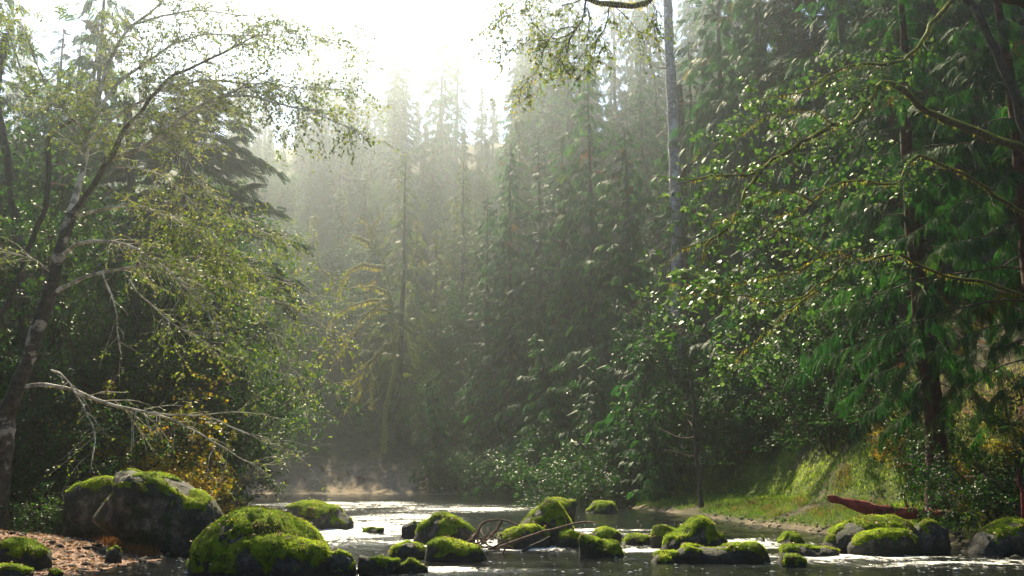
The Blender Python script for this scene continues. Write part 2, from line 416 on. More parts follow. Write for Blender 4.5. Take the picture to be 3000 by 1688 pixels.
nx_, ny_ = 320, 320
ux = np.linspace(-1, 1, nx_); X = 262 * np.sinh(4.0 * ux) / math.sinh(4.0)
uy = np.linspace(0, 1, ny_); Y = -45 + 470 * (0.42 * uy + 0.58 * uy ** 2.6)
GX, GY = np.meshgrid(X, Y)
GZ = hz(GX, GY); GD = shore_dist(GX, GY)
q = np.stack([GX, GY, 0 * GX], -1); nz = fbm(q * .5, 31, 4)
bar = sstep(-GX, 5, 7) * sstep(-GY, -29, -25) * sstep(-GD, -6.2, -4.8) * (GD > -.5) * sstep(nz, -1.4, -.2)
moss = sstep(GX, 4, 7) * sstep(GY, 28, 33) * sstep(-GY, -70, -60) * sstep(GD, 2.0, 3.8) * sstep(-GZ, -4.2, -3.2) * sstep(nz, -.45, .05)
brown = sstep(GX, 4, 7) * sstep(-GY, -48, -42) * sstep(GZ, 3.0, 3.8) * sstep(-GZ, -6, -4.6) * sstep(nz, -.3, .1)
sand_haze = np.maximum(sstep(GY, 84, 92) * sstep(-GD, -13, -4) * sstep(-GX, -1, 6) * np.clip(.75 + .6 * nz, 0, 1), sstep(-GD, -1.0, -.3) * (GX > 0) * sstep(fbm(q * 1.1, 37, 4), -.05, .35) * .7)  # far slope sandy, and painted paler for the bright haze over it
moss = np.maximum(moss, sstep(GY, 84, 92) * sstep(-GD, -12, -8) * .45)
brown = np.maximum(brown, sstep(GY, 86, 94) * sstep(-GX, 4, 10) * sstep(-GD, -12, -9) * sstep(GD, .5, 2) * .55)
idx = np.arange(nx_ * ny_).reshape(ny_, nx_)
fq = np.stack([idx[:-1, :-1], idx[:-1, 1:], idx[1:, 1:], idx[1:, :-1]], -1).reshape(-1, 4)
b = MB().add(np.stack([GX, GY, GZ], -1).reshape(-1, 3), fq)
ter = b.build('ground', M['terrain'], smooth=True, attrs=dict(bar=bar.ravel(), moss=moss.ravel(), brown=brown.ravel(), sand_haze=sand_haze.ravel()), kind='structure')
ter['label'] = 'forest floor, gravel bar and steep mossy banks rising from the river'

# river surface: real low waves, steeper in the riffles; foam where the water breaks
wx = np.concatenate([np.arange(-80, -14, .9), np.arange(-14, 14, .18), np.arange(14, 20, .9)])
wy = np.concatenate([np.arange(-46, 10, 2.0), 10 * 1.0055 ** np.arange(0, 460)])
WX, WY = np.meshgrid(wx, wy)
RIFF = [(960, 1560, 3.4, 6.5, .9), (1120, 1520, 3, 6, .7), (1330, 1590, 2.6, 1.6, .75), (1600, 1600, 2.2, 1.6, .8), (1750, 1560, 2.4, 3, .55), (2150, 1590, 2.2, 2.2, .7),
        (2450, 1640, 3, 1.3, .75), (2780, 1650, 3, 1.4, .6), (1000, 1480, 7, 12, .5), (1350, 1490, 6, 10, .45), (700, 1640, 1.2, .7, .45), (1180, 1670, 2.2, .7, .6), (1850, 1610, 2, 1.2, .6)]
rgh = np.full(WX.shape, .32); foam = np.zeros(WX.shape)
for px, py, sx_, sy_, am in RIFF:
    c = gnd(px, py); e = np.exp(-((WX - c[0]) / sx_) ** 2 - ((WY - c[1]) / sy_) ** 2)
    rgh = np.maximum(rgh, .32 + 1.1 * e * am); foam = np.maximum(foam, e * am)
q = np.stack([WX, WY, 0 * WX], -1)
st = fbm(q * np.array([.55, 1.5, 1]), 41, 4); st2 = fbm(q * np.array([2.2, 3.2, 1]), 43, 3)
WZ = .030 * rgh * fbm(q * np.array([1.1, 1.7, 1]), 51, 3) * 2 + .022 * rgh * st2 * 2
foam = foam * .70 * (1 + 1.3 * st) - .02
idx = np.arange(WX.size).reshape(WX.shape)
fq = np.stack([idx[:-1, :-1], idx[:-1, 1:], idx[1:, 1:], idx[1:, :-1]], -1).reshape(-1, 4)
riv = MB().add(np.stack([WX, WY, WZ], -1).reshape(-1, 3), fq).build('river', M['water'], smooth=True, attrs=dict(foam=foam.ravel(), rough=rgh.ravel()), kind='structure')
riv['label'] = 'dark river with white riffles between mossy boulders'

# ------------------------------------------------------------------ boulders
def ico(sub):
    import bmesh
    bm = bmesh.new(); bmesh.ops.create_icosphere(bm, subdivisions=sub, radius=1.0)
    V = np.array([v.co[:] for v in bm.verts]); Fc = np.array([[v.index for v in f.verts] for f in bm.faces]); bm.free()
    return V, Fc
ICO = {5: ico(5), 4: ico(4)}
TUFT = np.array([[-.10, 0, 0], [.10, 0, 0], [.02, .25, 1], [0, -.1, 0], [0, .12, 0], [.30, .0, .8], [.0, .1, 0], [-.05, -.1, 0], [-.28, -.1, .85]])
TUFT_F = np.array([[0, 1, 2], [3, 4, 5], [6, 7, 8]])
LITTER_POS = []                                                        # fallen leaves on boulders, laid later

def boulder(label, outline, moss=.5, depth=.8, group='mossy boulders in the river', sub=4, seed=0, rough=.13, base=None, box=.86, name='boulder', tufts=1.0, facet=0.05, z0=0.0):
    o = np.array(outline, float); yb = base or o[:, 1].max()
    g = gnd((o[:, 0].min() + o[:, 0].max()) / 2, min(yb, 1720), z0); halfw0 = (o[:, 0].max() - o[:, 0].min()) / 2 / F * g[1]
    Yc = g[1] + halfw0 * depth * .55                                    # waterline seen is the near foot, the centre lies behind it
    P = np.array([at(a, c, Yc) for a, c in o])[:, [0, 2]]
    P[:, 1] = np.where(o[:, 1] > yb - 14, np.minimum(P[:, 1], z0 - .30), P[:, 1])
    c = np.array([(P[:, 0].min() + P[:, 0].max()) / 2, P[:, 1].max() * .42 + P[:, 1].min() * .58])
    d = P - c; th = np.arctan2(d[:, 1], d[:, 0]); r = np.hypot(d[:, 0], d[:, 1]); k = np.argsort(th); th, r = th[k], r[k]
    V, Fc = ICO[sub]; V = V.copy()
    U = np.sign(V) * np.abs(V) ** box; U = U / np.linalg.norm(V, axis=1, keepdims=True)
    pl = np.hypot(V[:, 0], V[:, 2]); t = np.arctan2(V[:, 2], V[:, 0])
    # outline as points: interpolate x and z of the outline by angle so straight edges stay straight
    tt = np.concatenate([th - 2 * math.pi, th, th + 2 * math.pi]); xr = np.tile(r * np.cos(th), 3); zr = np.tile(r * np.sin(th), 3)
    ex, ez = np.interp(t, tt, xr), np.interp(t, tt, zr)
    rad = pl ** .9 * (1 + .0 * pl)
    hw = (P[:, 0].max() - P[:, 0].min()) / 2
    bulge = np.sqrt(np.clip(1 - np.abs(V[:, 1]) ** 2.4, 0, 1))          # fuller than an ellipsoid
    Q = np.stack([ex * bulge, V[:, 1] * hw * depth, ez * bulge], 1)
    s = hw * 2
    Nn = nrm(Q / np.array([hw, hw * depth, hw])) 
    lump = fbm(Q / s * 2.6 + seed * 7.3, seed, 5, .58) * rough * 1.7 * s
    if facet: lump = lump + facet * s * (np.abs(noise(Q / s * 2.1 + seed, seed + 3)) - .35) + .5 * facet * s * (np.abs(noise(Q / s * 5.3 + seed, seed + 4)) - .35)
    Q = Q + Nn * lump[:, None] * (.5 + .5 * (1 - pl ** 6))[:, None] * .6
    loc = np.array([c[0], Yc, 0.0]); Q[:, 2] += c[1]
    # vertex normals
    fn = np.cross(Q[Fc[:, 1]] - Q[Fc[:, 0]], Q[Fc[:, 2]] - Q[Fc[:, 0]]); vn = np.zeros_like(Q)
    for i in range(3): np.add.at(vn, Fc[:, i], fn)
    vn = nrm(vn)
    t_ = thing(name, label, 'boulder', loc, group)
    MB().add(Q, Fc).build('rock', M['rock'], t_, smooth=True)
    if moss > 0:
        W_ = Q + loc
        zrel = (Q[:, 2] - z0) / max(.05, Q[:, 2].max() - z0)
        mk = vn[:, 2] * .75 + 1.0 * fbm(W_ * 1.9, seed + 60, 4) + .75 * fbm(W_ * 6, seed + 61, 3) + (moss - .80) * 1.5 + .35 * (zrel - .4)
        mk = np.where(zrel < .06, -1, mk)
        th_ = np.clip(mk, -.25, .45)
        off = np.where(th_ > 0, .012 + .085 * th_ * (1 + .8 * fbm(W_ * 11, seed + 62, 2)), -.04)
        mv = Q + vn * off[:, None]
        keep = (mk[Fc] > -.12).any(1)
        mb = MB().add(mv, Fc[keep], np.clip(.5 + .5 * fbm(W_ * 3, 5, 3), 0, 1))
        ar = np.linalg.norm(fn, axis=1) / 2; pr = ar * (mk[Fc].mean(1) > .02)
        if pr.sum() > 0 and tufts:
            n = int(min(9000, pr.sum() * 1500 * tufts)); fi = rng.choice(len(Fc), n, p=pr / pr.sum()); bc = rng.dirichlet((1, 1, 1), n)
            pos = (mv[Fc[fi]] * bc[:, :, None]).sum(1); no = nrm((vn[Fc[fi]] * bc[:, :, None]).sum(1))
            f = nrm(rvec(n) + 1e-3); f = nrm(f - (f * no).sum(1, keepdims=True) * no)
            sz = rng.uniform(.014, .036, n); zz = np.clip(.56 + 1.1 * fbm((pos + loc) * 2.6, 8, 3) + .2 * rng.normal(size=n), 0, 1)
            v, ff, rr = stamp(TUFT, TUFT_F, pos, f, no, sz, zz); mb.add(v, ff, rr, 1)
            nl = int(n * .014); LITTER_POS.append(pos[:nl] + loc + no[:nl] * .03)
        mo = mb.build('moss', [M['moss'], M['moss_blade']], t_, smooth=False, kind='stuff')
        me = mo.data; sm = np.zeros(len(me.polygons), bool); sm[:keep.sum()] = True; me.polygons.foreach_set('use_smooth', sm)
    return t_

def Z1(l): return [(x / 2.342, 1300 + y / 2.342) for x, y in l]
def Z2(l): return [(800 + x / 2.342, 1380 + y / 2.342) for x, y in l]
def Z3(l): return [(1800 + x / 2.1467, 1300 + y / 2.1467) for x, y in l]

GL, GM, GR = 'boulders along the gravel bar', 'mossy boulders in the middle of the river', 'dark mossy boulders by the right bank'
boulder('largest boulder, dark bare rock with moss only on its top, beside the gravel bar', Z1([(640, 520), (700, 430), (790, 330), (820, 205), (880, 188), (1100, 192), (1240, 245), (1380, 320), (1480, 400), (1520, 480), (1500, 600), (1450, 720), (1240, 752), (1050, 745), (900, 700), (730, 600)]), .30, .75, GL, 5, 1, .10, facet=.10, tufts=.8)
boulder('dark square boulder with sunlit moss top, tucked behind the largest boulder', Z1([(455, 330), (560, 280), (680, 245), (790, 240), (850, 340), (850, 430), (820, 560), (455, 560)]), .34, .8, GL, 4, 2, .08, base=1545, facet=.05, z0=.42)
boulder('big rounded bright green boulder in the foreground, moss with pale bare patches', Z1([(1285, 890), (1320, 720), (1420, 590), (1530, 510), (1640, 455), (1760, 440), (1900, 475), (2050, 540), (2150, 610), (2230, 700), (2280, 800), (2290, 905)]), .78, .8, GM, 5, 3, .07, base=1684)
boulder('dark-fronted mossy boulder leaning in front of the big bright green boulder', Z1([(1545, 925), (1550, 780), (1600, 700), (1700, 652), (1900, 652), (2080, 670), (2200, 700), (2262, 790), (2262, 925)]), .74, .6, GM, 5, 4, .08, base=1695)
boulder('small mossy boulder at the foot of the dark-fronted boulder', Z1([(2230, 760), (2340, 740), (2410, 780), (2450, 850), (2450, 915), (2230, 915)]), .6, .7, GM, 4, 5, .1, base=1690)
boulder('mossy boulder cut by the left picture edge, below the gravel bar', Z1([(-60, 720), (60, 668), (150, 668), (250, 700), (330, 745), (350, 810), (310, 885), (100, 885), (-60, 885)]), .5, .8, GL, 4, 6, .08)
boulder('flat mossy rock in the bottom left corner', Z1([(-60, 850), (60, 838), (150, 862), (215, 885), (230, 930), (-60, 930)]), .62, .9, GL, 4, 7, .08, base=1697)
boulder('smallest mossy rock by the bottom left corner', Z1([(290, 895), (350, 868), (425, 892), (430, 925), (290, 925)]), .62, .9, GL, 4, 8, .08, base=1695)
boulder('small pointed stone with a little moss standing on the gravel bar edge', Z1([(715, 792), (740, 740), (790, 708), (830, 760), (848, 797)]), .35, .9, GL, 4, 9, .1, z0=.08)
boulder('pale flat stone lying on the gravel bar', Z1([(685, 730), (725, 700), (760, 712), (770, 735)]), 0, 1.0, GL, 4, 10, .08, z0=.2)
boulder('low brown boulder alone in the riffle behind the big green boulder', Z1([(1978, 430), (2080, 400), (2170, 390), (2240, 408), (2330, 420), (2360, 470), (2425, 540), (2440, 590), (2150, 590), (2000, 560)]), .48, .7, GM, 4, 11, .12, facet=.06)
boulder('thin flat stone awash in the white riffle', Z2([(555, 425), (620, 400), (700, 405), (765, 393), (755, 425), (580, 435)]), .4, .6, GM, 4, 12, .08)
boulder('domed bright green boulder in mid river, left of the driftwood', Z2([(970, 450), (1020, 370), (1100, 310), (1160, 296), (1240, 318), (1320, 368), (1385, 430), (1395, 500), (1050, 505), (960, 490)]), .62, .8, GM, 4, 13, .06)
boulder('brownish low rock at the left side of the domed green boulder', Z2([(862, 430), (890, 375), (960, 353), (1030, 360), (1040, 460), (880, 460)]), .35, .8, GM, 4, 14, .1)
boulder('low sloping olive rock in front of the domed green boulder', Z2([(745, 580), (830, 510), (920, 488), (980, 498), (1050, 550), (1050, 598), (780, 598)]), .5, .8, GM, 4, 15, .1)
boulder('dark wide mossy rock below the driftwood, with shaded near side', Z2([(1030, 600), (1060, 505), (1130, 463), (1220, 483), (1330, 508), (1440, 528), (1525, 590), (1400, 615), (1100, 615)]), .55, .6, GM, 4, 16, .08)
boulder('long dark log-shaped rock right of the foreground boulders', Z2([(560, 690), (590, 575), (680, 598), (870, 618), (900, 700), (580, 705)]), .4, .5, GM, 4, 17, .06)
boulder('low tail-end rock with dry roots beside the log-shaped rock', Z2([(860, 650), (940, 618), (1060, 655), (1075, 695), (860, 700)]), .4, .7, GM, 4, 18, .1)
boulder('tall pointed bright green boulder in mid river, right of the driftwood', Z2([(1640, 480), (1700, 370), (1770, 290), (1880, 210), (1925, 208), (1975, 258), (2040, 345), (2075, 420), (2050, 510), (1660, 515)]), .62, .8, GM, 4, 19, .06)
boulder('mossy lump at the foot of the tall pointed boulder', Z2([(1535, 460), (1640, 400), (1800, 378), (1880, 420), (1920, 525), (1700, 528), (1545, 510)]), .56, .7, GM, 4, 20, .09)
boulder('flat-topped pale boulder just behind the tall pointed one', Z2([(1860, 200), (1900, 186), (2000, 192), (2078, 203), (2080, 270), (2050, 330), (1900, 335), (1860, 300)]), .42, .9, GM, 4, 21, .06)
boulder('dark rounded rock behind the saddle-shaped rock in mid river', Z2([(1920, 520), (1960, 428), (2030, 413), (2110, 430), (2150, 520), (1940, 530)]), .5, .8, GM, 4, 22, .08)
boulder('saddle-shaped dark rock with high left end, right of the driftwood stick', Z2([(2098, 590), (2104, 445), (2160, 450), (2230, 478), (2360, 490), (2460, 575), (2380, 592)]), .48, .6, GM, 4, 23, .06)
boulder('low green hump behind the saddle-shaped rock', Z2([(2130, 460), (2200, 410), (2280, 388), (2390, 440), (2390, 470), (2140, 475)]), .6, .8, GM, 4, 24, .08)
boulder('low flat bright green rock at the left of the round dark boulder', Z2([(2330, 500), (2440, 438), (2520, 445), (2620, 470), (2620, 505)]), .66, .8, GM, 4, 25, .08)
boulder('distant low green rock at the foot of the right bank', Z2([(2110, 265), (2200, 213), (2330, 213), (2400, 272), (2290, 288)]), .55, .8, GM, 4, 26, .08)
boulder('round dark boulder at the left shoulder of the peaked boulder', Z3([(225, 590), (250, 528), (310, 520), (395, 548), (400, 650), (240, 655)]), .45, .8, GR, 4, 27, .07)
boulder('peaked dark boulder with a moss-edged summit, right of mid river', Z3([(240, 690), (330, 590), (420, 548), (500, 480), (550, 463), (590, 488), (630, 558), (700, 588), (722, 650), (700, 692)]), .46, .7, GR, 4, 28, .07)
boulder('long low dark boulder in front of the peaked boulder', Z3([(360, 690), (420, 643), (600, 650), (740, 628), (900, 628), (978, 685), (965, 742), (600, 745), (380, 725)]), .42, .5, GR, 4, 29, .08)
boulder('flat mossy rock lying low left of the long dark boulder', Z3([(150, 725), (270, 688), (400, 693), (465, 735), (300, 748)]), .55, .8, GR, 4, 30, .1)
boulder('low green rock in the riffle right of the peaked boulder', Z3([(970, 610), (1080, 558), (1150, 568), (1245, 612), (1220, 635), (980, 635)]), .55, .8, GR, 4, 31, .08)
boulder('big arched mossy boulder below the red log', Z3([(1315, 650), (1370, 550), (1450, 500), (1600, 458), (1740, 458), (1850, 508), (1890, 580), (1880, 680), (1340, 690)]), .5, .8, GR, 5, 32, .05)
boulder('oval boulder scattered with pale leaves, in front of the arched boulder', Z3([(1470, 640), (1550, 570), (1680, 543), (1850, 553), (1910, 590), (1900, 700), (1490, 705)]), .44, .6, GR, 4, 33, .05)
boulder('small bright green rock sitting low in front of the long dark boulder', Z3([(1045, 755), (1080, 715), (1150, 708), (1198, 745), (1200, 778), (1060, 778)]), .62, .9, GR, 4, 34, .07)
boulder('small grey rock touching the bright green one behind', Z3([(990, 740), (1050, 682), (1120, 688), (1130, 745)]), .3, .9, GR, 4, 35, .1)
boulder('flat pale rubble rock in the shallows left of the oval boulder', Z3([(990, 690), (1060, 655), (1200, 640), (1330, 650), (1420, 680), (1400, 712), (1130, 715)]), .3, .6, GR, 4, 36, .14)
boulder('sloping mossy boulder in deep shade at the end of the red log', Z3([(2050, 540), (2150, 450), (2350, 423), (2470, 440), (2500, 560), (2400, 620), (2080, 620)]), .5, .8, GR, 4, 37, .06)
boulder('large dark boulder cut by the right picture edge', Z3([(2170, 690), (2300, 560), (2450, 480), (2640, 465), (2640, 700)]), .36, .7, GR, 4, 38, .08)
boulder('black shaded boulder between the arched boulder and the sloping one', Z3([(1860, 560), (1920, 495), (2000, 488), (2095, 540), (2110, 680), (1870, 690)]), .3, .7, GR, 4, 39, .07)
boulder('tiny dark stone left of the low green riffle rock', Z3([(895, 615), (930, 583), (980, 600), (985, 622)]), .25, .9, GR, 4, 40, .08)

# ------------------------------------------------------------------ conifers
def conifer(seed, H, R, style, nb, low=.06, fr=.8, trunk_r=.35, droop=.5, top_pow=.8, lean=0.0, dens=1.0, foliage='cedar', barkm='dark_bark', up=.25):
    """-> [(part name, mesh, kind)], built once and shared by its copies"""
    global rng
    keep = rng; rng = np.random.default_rng(seed)
    T, TF = {'cedar': (CEDAR, CEDAR_F), 'fan': (FAN, FAN_F), 'hemlock': (HEML, HEML_F)}[style]
    tp = np.stack([lean * np.linspace(0, 1, 16) ** 1.5 * H + .12 * np.cumsum(rng.normal(size=16)) * .4, .12 * np.cumsum(rng.normal(size=16)) * .4, np.linspace(-.6, H, 16)], 1); tp[0, :2] = tp[1, :2] = 0
    tr = trunk_r * (1 - np.linspace(0, 1, 16)) ** .8 + .02; tr[0] *= 1.35
    def on_trunk(h): return np.stack([np.interp(h, tp[:, 2], tp[:, 0]), np.interp(h, tp[:, 2], tp[:, 1]), h], 1)
    u = (np.arange(nb) + rng.uniform(0, 1, nb)) / nb; h = H * (low + (.985 - low) * u)
    az = np.arange(nb) * 2.39996 + rng.normal(0, .35, nb)
    rel = h / H
    prof = np.clip((1 - rel) ** top_pow, .04, 1) * (.55 + .45 * sstep(rel, low - .02, low + .22))
    sect = 1 + .6 * noise(np.stack([np.cos(az) * 1.5, np.sin(az) * 1.5, rel * 6], 1), seed)
    L = R * prof * rng.uniform(.62, 1.12, nb) * sect
    e0 = np.radians(rng.normal(6, 10, nb) + 30 * (rel - .35))
    n = 9; s = np.linspace(0, 1, n)
    dr = droop * rng.uniform(.6, 1.3, nb)
    hor = np.stack([np.cos(az), np.sin(az), 0 * az], 1)
    B = on_trunk(h)[:, None, :] + hor[:, None, :] * (L[:, None] * s)[:, :, None]
    B[:, :, 2] += L[:, None] * (np.tan(e0)[:, None] * s - dr[:, None] * s ** 1.8 + up * dr[:, None] * s ** 5)
    side = np.stack([-hor[:, 1], hor[:, 0], 0 * az], 1)
    kx = np.stack([np.repeat(np.arange(nb) * 3.7, n).reshape(nb, n), np.broadcast_to(s * 4, (nb, n)), np.zeros((nb, n))], -1)
    B += side[:, None, :] * (noise(kx, seed + 5) * .10 * L[:, None] * s)[:, :, None]; B[:, :, 2] += noise(kx + 50, seed + 6) * .07 * L[:, None] * s
    B += side[:, None, :] * (L * rng.normal(0, .10, nb))[:, None, None] * (s ** 2)[None, :, None]
    BR = np.clip(.005 + .005 * L, .006, .045)[:, None] * np.linspace(1, .2, n)[None]
    # fronds: on both sides of every branch and hanging under it
    m = np.maximum(4, (L / (fr * .23) * dens).astype(int)); bi = np.repeat(np.arange(nb), m); N_ = len(bi)
    ss = rng.uniform(.10, 1.0, N_) ** .8; a = np.clip((ss * (n - 1)).astype(int), 0, n - 2); uu = (ss * (n - 1) - a)[:, None]
    pos = B[bi, a] * (1 - uu) + B[bi, a + 1] * uu; tan = nrm(B[bi, a + 1] - B[bi, a])
    sg = np.where(rng.random(N_) < .5, -1, 1)[:, None]
    ang = rng.uniform(.25, 1.15, N_)[:, None] * (1 - .5 * ss[:, None])
    fd = tan * np.cos(ang) + side[bi] * sg * np.sin(ang)
    fd[:, 2] -= rng.uniform(.05, .5, N_) if style == 'hemlock' else rng.uniform(.15, 1.0, N_)
    up_ = np.array([0, 0, 1.0])[None] + .35 * rng.normal(size=(N_, 3)) + .4 * hor[bi] 
    sz = fr * rng.uniform(.6, 1.25, N_) * (.55 + .45 * np.clip(L[bi] / (R * .5), 0, 1))
    rnd = np.clip(.22 + .34 * ss ** 2 + .15 * rng.normal(size=nb)[bi] + .13 * rng.normal(size=N_), 0, .74)
    dead = rng.random(nb) < (.012 if style != 'hemlock' else 0); rnd = np.where(dead[bi] & (rng.random(N_) < .7), 1.0, rnd * .94)
    V, Fc, rr = stamp(T, TF, pos, fd, up_, sz, rnd)
    out = []
    v, f = tubes(tp, tr, 9, .12); out.append(('trunk', MB().add(v, f).mesh('trunk', M[barkm], True), None))
    v, f = tubes(B, BR, 4); out.append(('branches', MB().add(v, f).mesh('branches', M['dark_twig'], True), 'stuff'))
    out.append(('crown', MB().add(V, Fc, rr).mesh('crown', M[foliage]), 'stuff'))
    rng = keep
    return out

def put(parts, name, label, cat, loc, rz=0.0, sc=1.0, group=None):
    t = thing(name, label, cat, loc, group, rz, sc)
    for pn, me, k in parts: link(pn, me, t, k)
    return t

CED = [conifer(101, 30, 6.4, 'cedar', 190, .03, .78, .36, .55, .55, dens=1.0),
       conifer(102, 36, 5.4, 'cedar', 210, .05, .80, .36, .70, .55, dens=1.0),
       conifer(103, 24, 5.2, 'cedar', 160, .02, .72, .30, .45, .65, lean=-.04, dens=1.0)]
HEM = [conifer(111, 32, 5.6, 'hemlock', 180, .16, .95, .36, .42, .75, dens=1.15, foliage='hemlock', up=.0),
       conifer(112, 36, 5.0, 'hemlock', 190, .10, 1.0, .40, .38, .8, dens=1.1, foliage='hemlock', up=.1)]
OLI = [conifer(121, 36, 7.0, 'hemlock', 130, .10, 1.2, .45, .55, .75, dens=.9, foliage='olive_conifer', up=.1)]
YNG = [conifer(131, 9, 3.0, 'cedar', 90, .02, .62, .13, .35, .7, dens=1.1),
       conifer(132, 12, 3.4, 'cedar', 110, .02, .7, .16, .45, .7, lean=-.12, dens=1.1)]
NEAR = conifer(141, 20, 6.2, 'fan', 130, .20, .58, .34, .62, .65, dens=1.9, barkm='red_bark')
HANG = conifer(151, 23, 6.8, 'hemlock', 200, .36, .80, .30, .42, .5, dens=2.5, foliage='hemlock', up=.0)

GC = 'tall conifers on the right bank'
def ctree(parts, px, Yd, rz, sc, label, name='conifer_tree', group=GC, sink=.3):
    x = gx(px, Yd); return put(parts, name, label, 'tree', (x, Yd, max(hz1(x, Yd), 0) - sink), rz, sc, group)

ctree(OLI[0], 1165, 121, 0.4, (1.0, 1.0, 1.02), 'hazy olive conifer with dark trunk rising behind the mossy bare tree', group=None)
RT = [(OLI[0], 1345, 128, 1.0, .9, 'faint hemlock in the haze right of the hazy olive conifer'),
      (HEM[0], 1420, 104, 2.1, 1.0, 'hemlock at the right edge of the bright haze'),
      (CED[1], 1500, 98, 3.3, 1.0, 'slim cedar standing above the dark river bend'),
      (HEM[1], 1585, 95, .5, 1.0, 'tall dark hemlock second right from the bright haze gap'),
      (CED[0], 1660, 88, 1.9, 1.08, 'broad drooping cedar below the overhanging twigs'),
      (CED[1], 1745, 84, 4.0, 1.1, 'narrow cedar between the overhanging twigs and the pale trunk'),
      (CED[0], 1850, 76, 5.1, 1.0, 'full green cedar immediately left of the pale bare trunk'),
      (HEM[0], 2060, 74, 2.6, 1.05, 'hemlock immediately right of the pale bare trunk'),
      (CED[1], 2160, 68, 0.9, 1.05, 'cedar behind the mossy forked limb'),
      (CED[0], 2290, 60, 3.0, 1.0, 'cedar standing behind the leafy right-hand limbs'),
      (HEM[1], 2420, 56, 1.4, .95, 'dark hemlock high on the right bank'),
      (CED[2], 2560, 46, 4.4, 1.1, 'dark cedar on the right slope above the brown ferns'),
      (HEM[0], 2700, 52, .2, 1.0, 'shadowed hemlock at the upper right'),
      (CED[1], 2880, 44, 2.2, 1.0, 'shadowed cedar in the top right corner'),
      (HEM[1], 2980, 60, 5.0, 1.1, 'rearmost dark hemlock at the right picture edge')]
for r_ in RT: ctree(*r_)
for r_ in [(YNG[1], 1640, 80, .3, 1.15, 'young cedar leaning over the dark water at the river bend'),
           (YNG[0], 1745, 71, 1.2, 1.2, 'young bushy cedar above the dark cove'),
           (YNG[1], 1850, 62, 2.9, 1.05, 'young cedar overhanging the right bank corner'),
           (YNG[0], 1930, 56, 4.2, .75, 'low feathery cedar behind the slim leaning trunk'),
           (CED[2], 1540, 90, 2.0, .62, 'short dense cedar in the blue shade of the far bank'),
           (CED[2], 1420, 99, 5.0, .55, 'short cedar at the left end of the blue shade'),
           (YNG[1], 1290, 106, 5.6, 1.0, 'small cedar on the far bank right of the mossy bare tree'),
           (YNG[0], 2240, 53, .8, 1.25, 'bright-tipped young cedar beneath the mossy forked limb'),
           (YNG[1], 2030, 64, 3.6, 1.3, 'young cedar with bright fans at the foot of the pale trunk')]:
    ctree(*r_, name='young_cedar', group='young cedars along the water')
ctree(NEAR, 2740, 30, .9, 1.0, 'near cedar with red trunk and long drooping boughs on the right bank', 'cedar_tree', 'near cedars at the right')
ctree(NEAR, 3075, 27, 3.4, .95, 'near cedar at the right picture edge with feathery low boughs', 'cedar_tree', 'near cedars at the right')
ctree(NEAR, 2690, 43, 2.0, .95, 'cedar behind the drooping boughs, partly hidden', 'cedar_tree', 'near cedars at the right')

# the dense wood behind: one cannot tell these apart in the shade
def fill(n, xr, yr, label, group, dmin, seed, keep=None, hmin=.95, hmax=1.35, kinds=None, name='conifer_tree'):
    r = np.random.default_rng(seed); got = []; tries = 0
    while len(got) < n and tries < 6000:
        tries += 1; x, y = r.uniform(*xr), r.uniform(*yr)
        if shore_dist(np.array([x]), np.array([y]))[0] < dmin or (keep and not keep(x, y)): continue
        if any((x - a) ** 2 + (y - b_) ** 2 < 4.2 ** 2 for a, b_ in got): continue
        got.append((x, y)); K = kinds or [CED[0], CED[1], HEM[0], HEM[1], CED[2]]; parts = K[int(r.integers(len(K)))]
        s_ = r.uniform(hmin, hmax); put(parts, name, label, 'tree', (x, y, hz1(x, y) - .4), r.uniform(0, 6.28), (s_ * r.uniform(.85, 1.1), s_ * r.uniform(.85, 1.1), s_ * r.uniform(.85, 1.15)), group)
fill(60, (10, 75), (52, 125), 'conifer in the dense wood behind the front trees of the right bank', 'conifers in the wood behind the right bank', 9, 5, lambda x, y: .13 < x / y < .62)
fill(30, (-14, 50), (130, 200), 'hazy conifer on the slope above the river bend', 'hazy conifers above the river bend', 12, 6, lambda x, y: .0 < x / y < .25, 1.3, 1.7)
fill(12, (-60, -10), (200, 262), 'faint conifer dissolving into the bright haze', 'faint conifers in the bright haze', 12, 9, lambda x, y: -.25 < x / y < -.05, 1.0, 1.4)
fill(34, (-75, -18), (56, 120), 'conifer in the wood behind the left bank thicket', 'conifers in the wood behind the left bank', 5, 8, lambda x, y: -.62 < x / y < -.27, .8, 1.15)

GO = 'unseen conifers added beyond the picture edges to cut the light'  # unseen trees, added to cut light from the sides and behind
fill(9, (15, 30), (-6, 24), 'unseen conifer added on the right bank outside the picture to cut side light', GO, 3, 15, lambda x, y: x > .56 * y + 10)
fill(9, (-34, -12), (-6, 22), 'unseen conifer added on the left bank outside the picture to cut side light', GO, 3, 16, lambda x, y: -x > .56 * y + 10)
fill(22, (-50, 50), (-42, -8), 'unseen conifer added on the banks behind the viewpoint to cut skylight', GO, 3, 17)

# left bank conifers
GLC = 'conifers on the left bank'
for r_ in [(HANG, 500, 54, 1.2, (1.3, 1.3, 1.1), 'dark hemlock whose boughs hang over the river behind the white-barked tree'),
           (CED[0], 60, 62, .4, .85, 'cedar behind the left picture edge foliage'),
           (HEM[0], 120, 75, 3.1, 1.1, 'hazy hemlock high at the upper left'),
           (HEM[1], 620, 84, 4.0, .9, 'hazy hemlock behind the dark hanging boughs'),
           (CED[1], 420, 90, 5.0, 1.0, 'faint conifer at the top left in the haze')]:
    ctree(*r_, group=GLC)

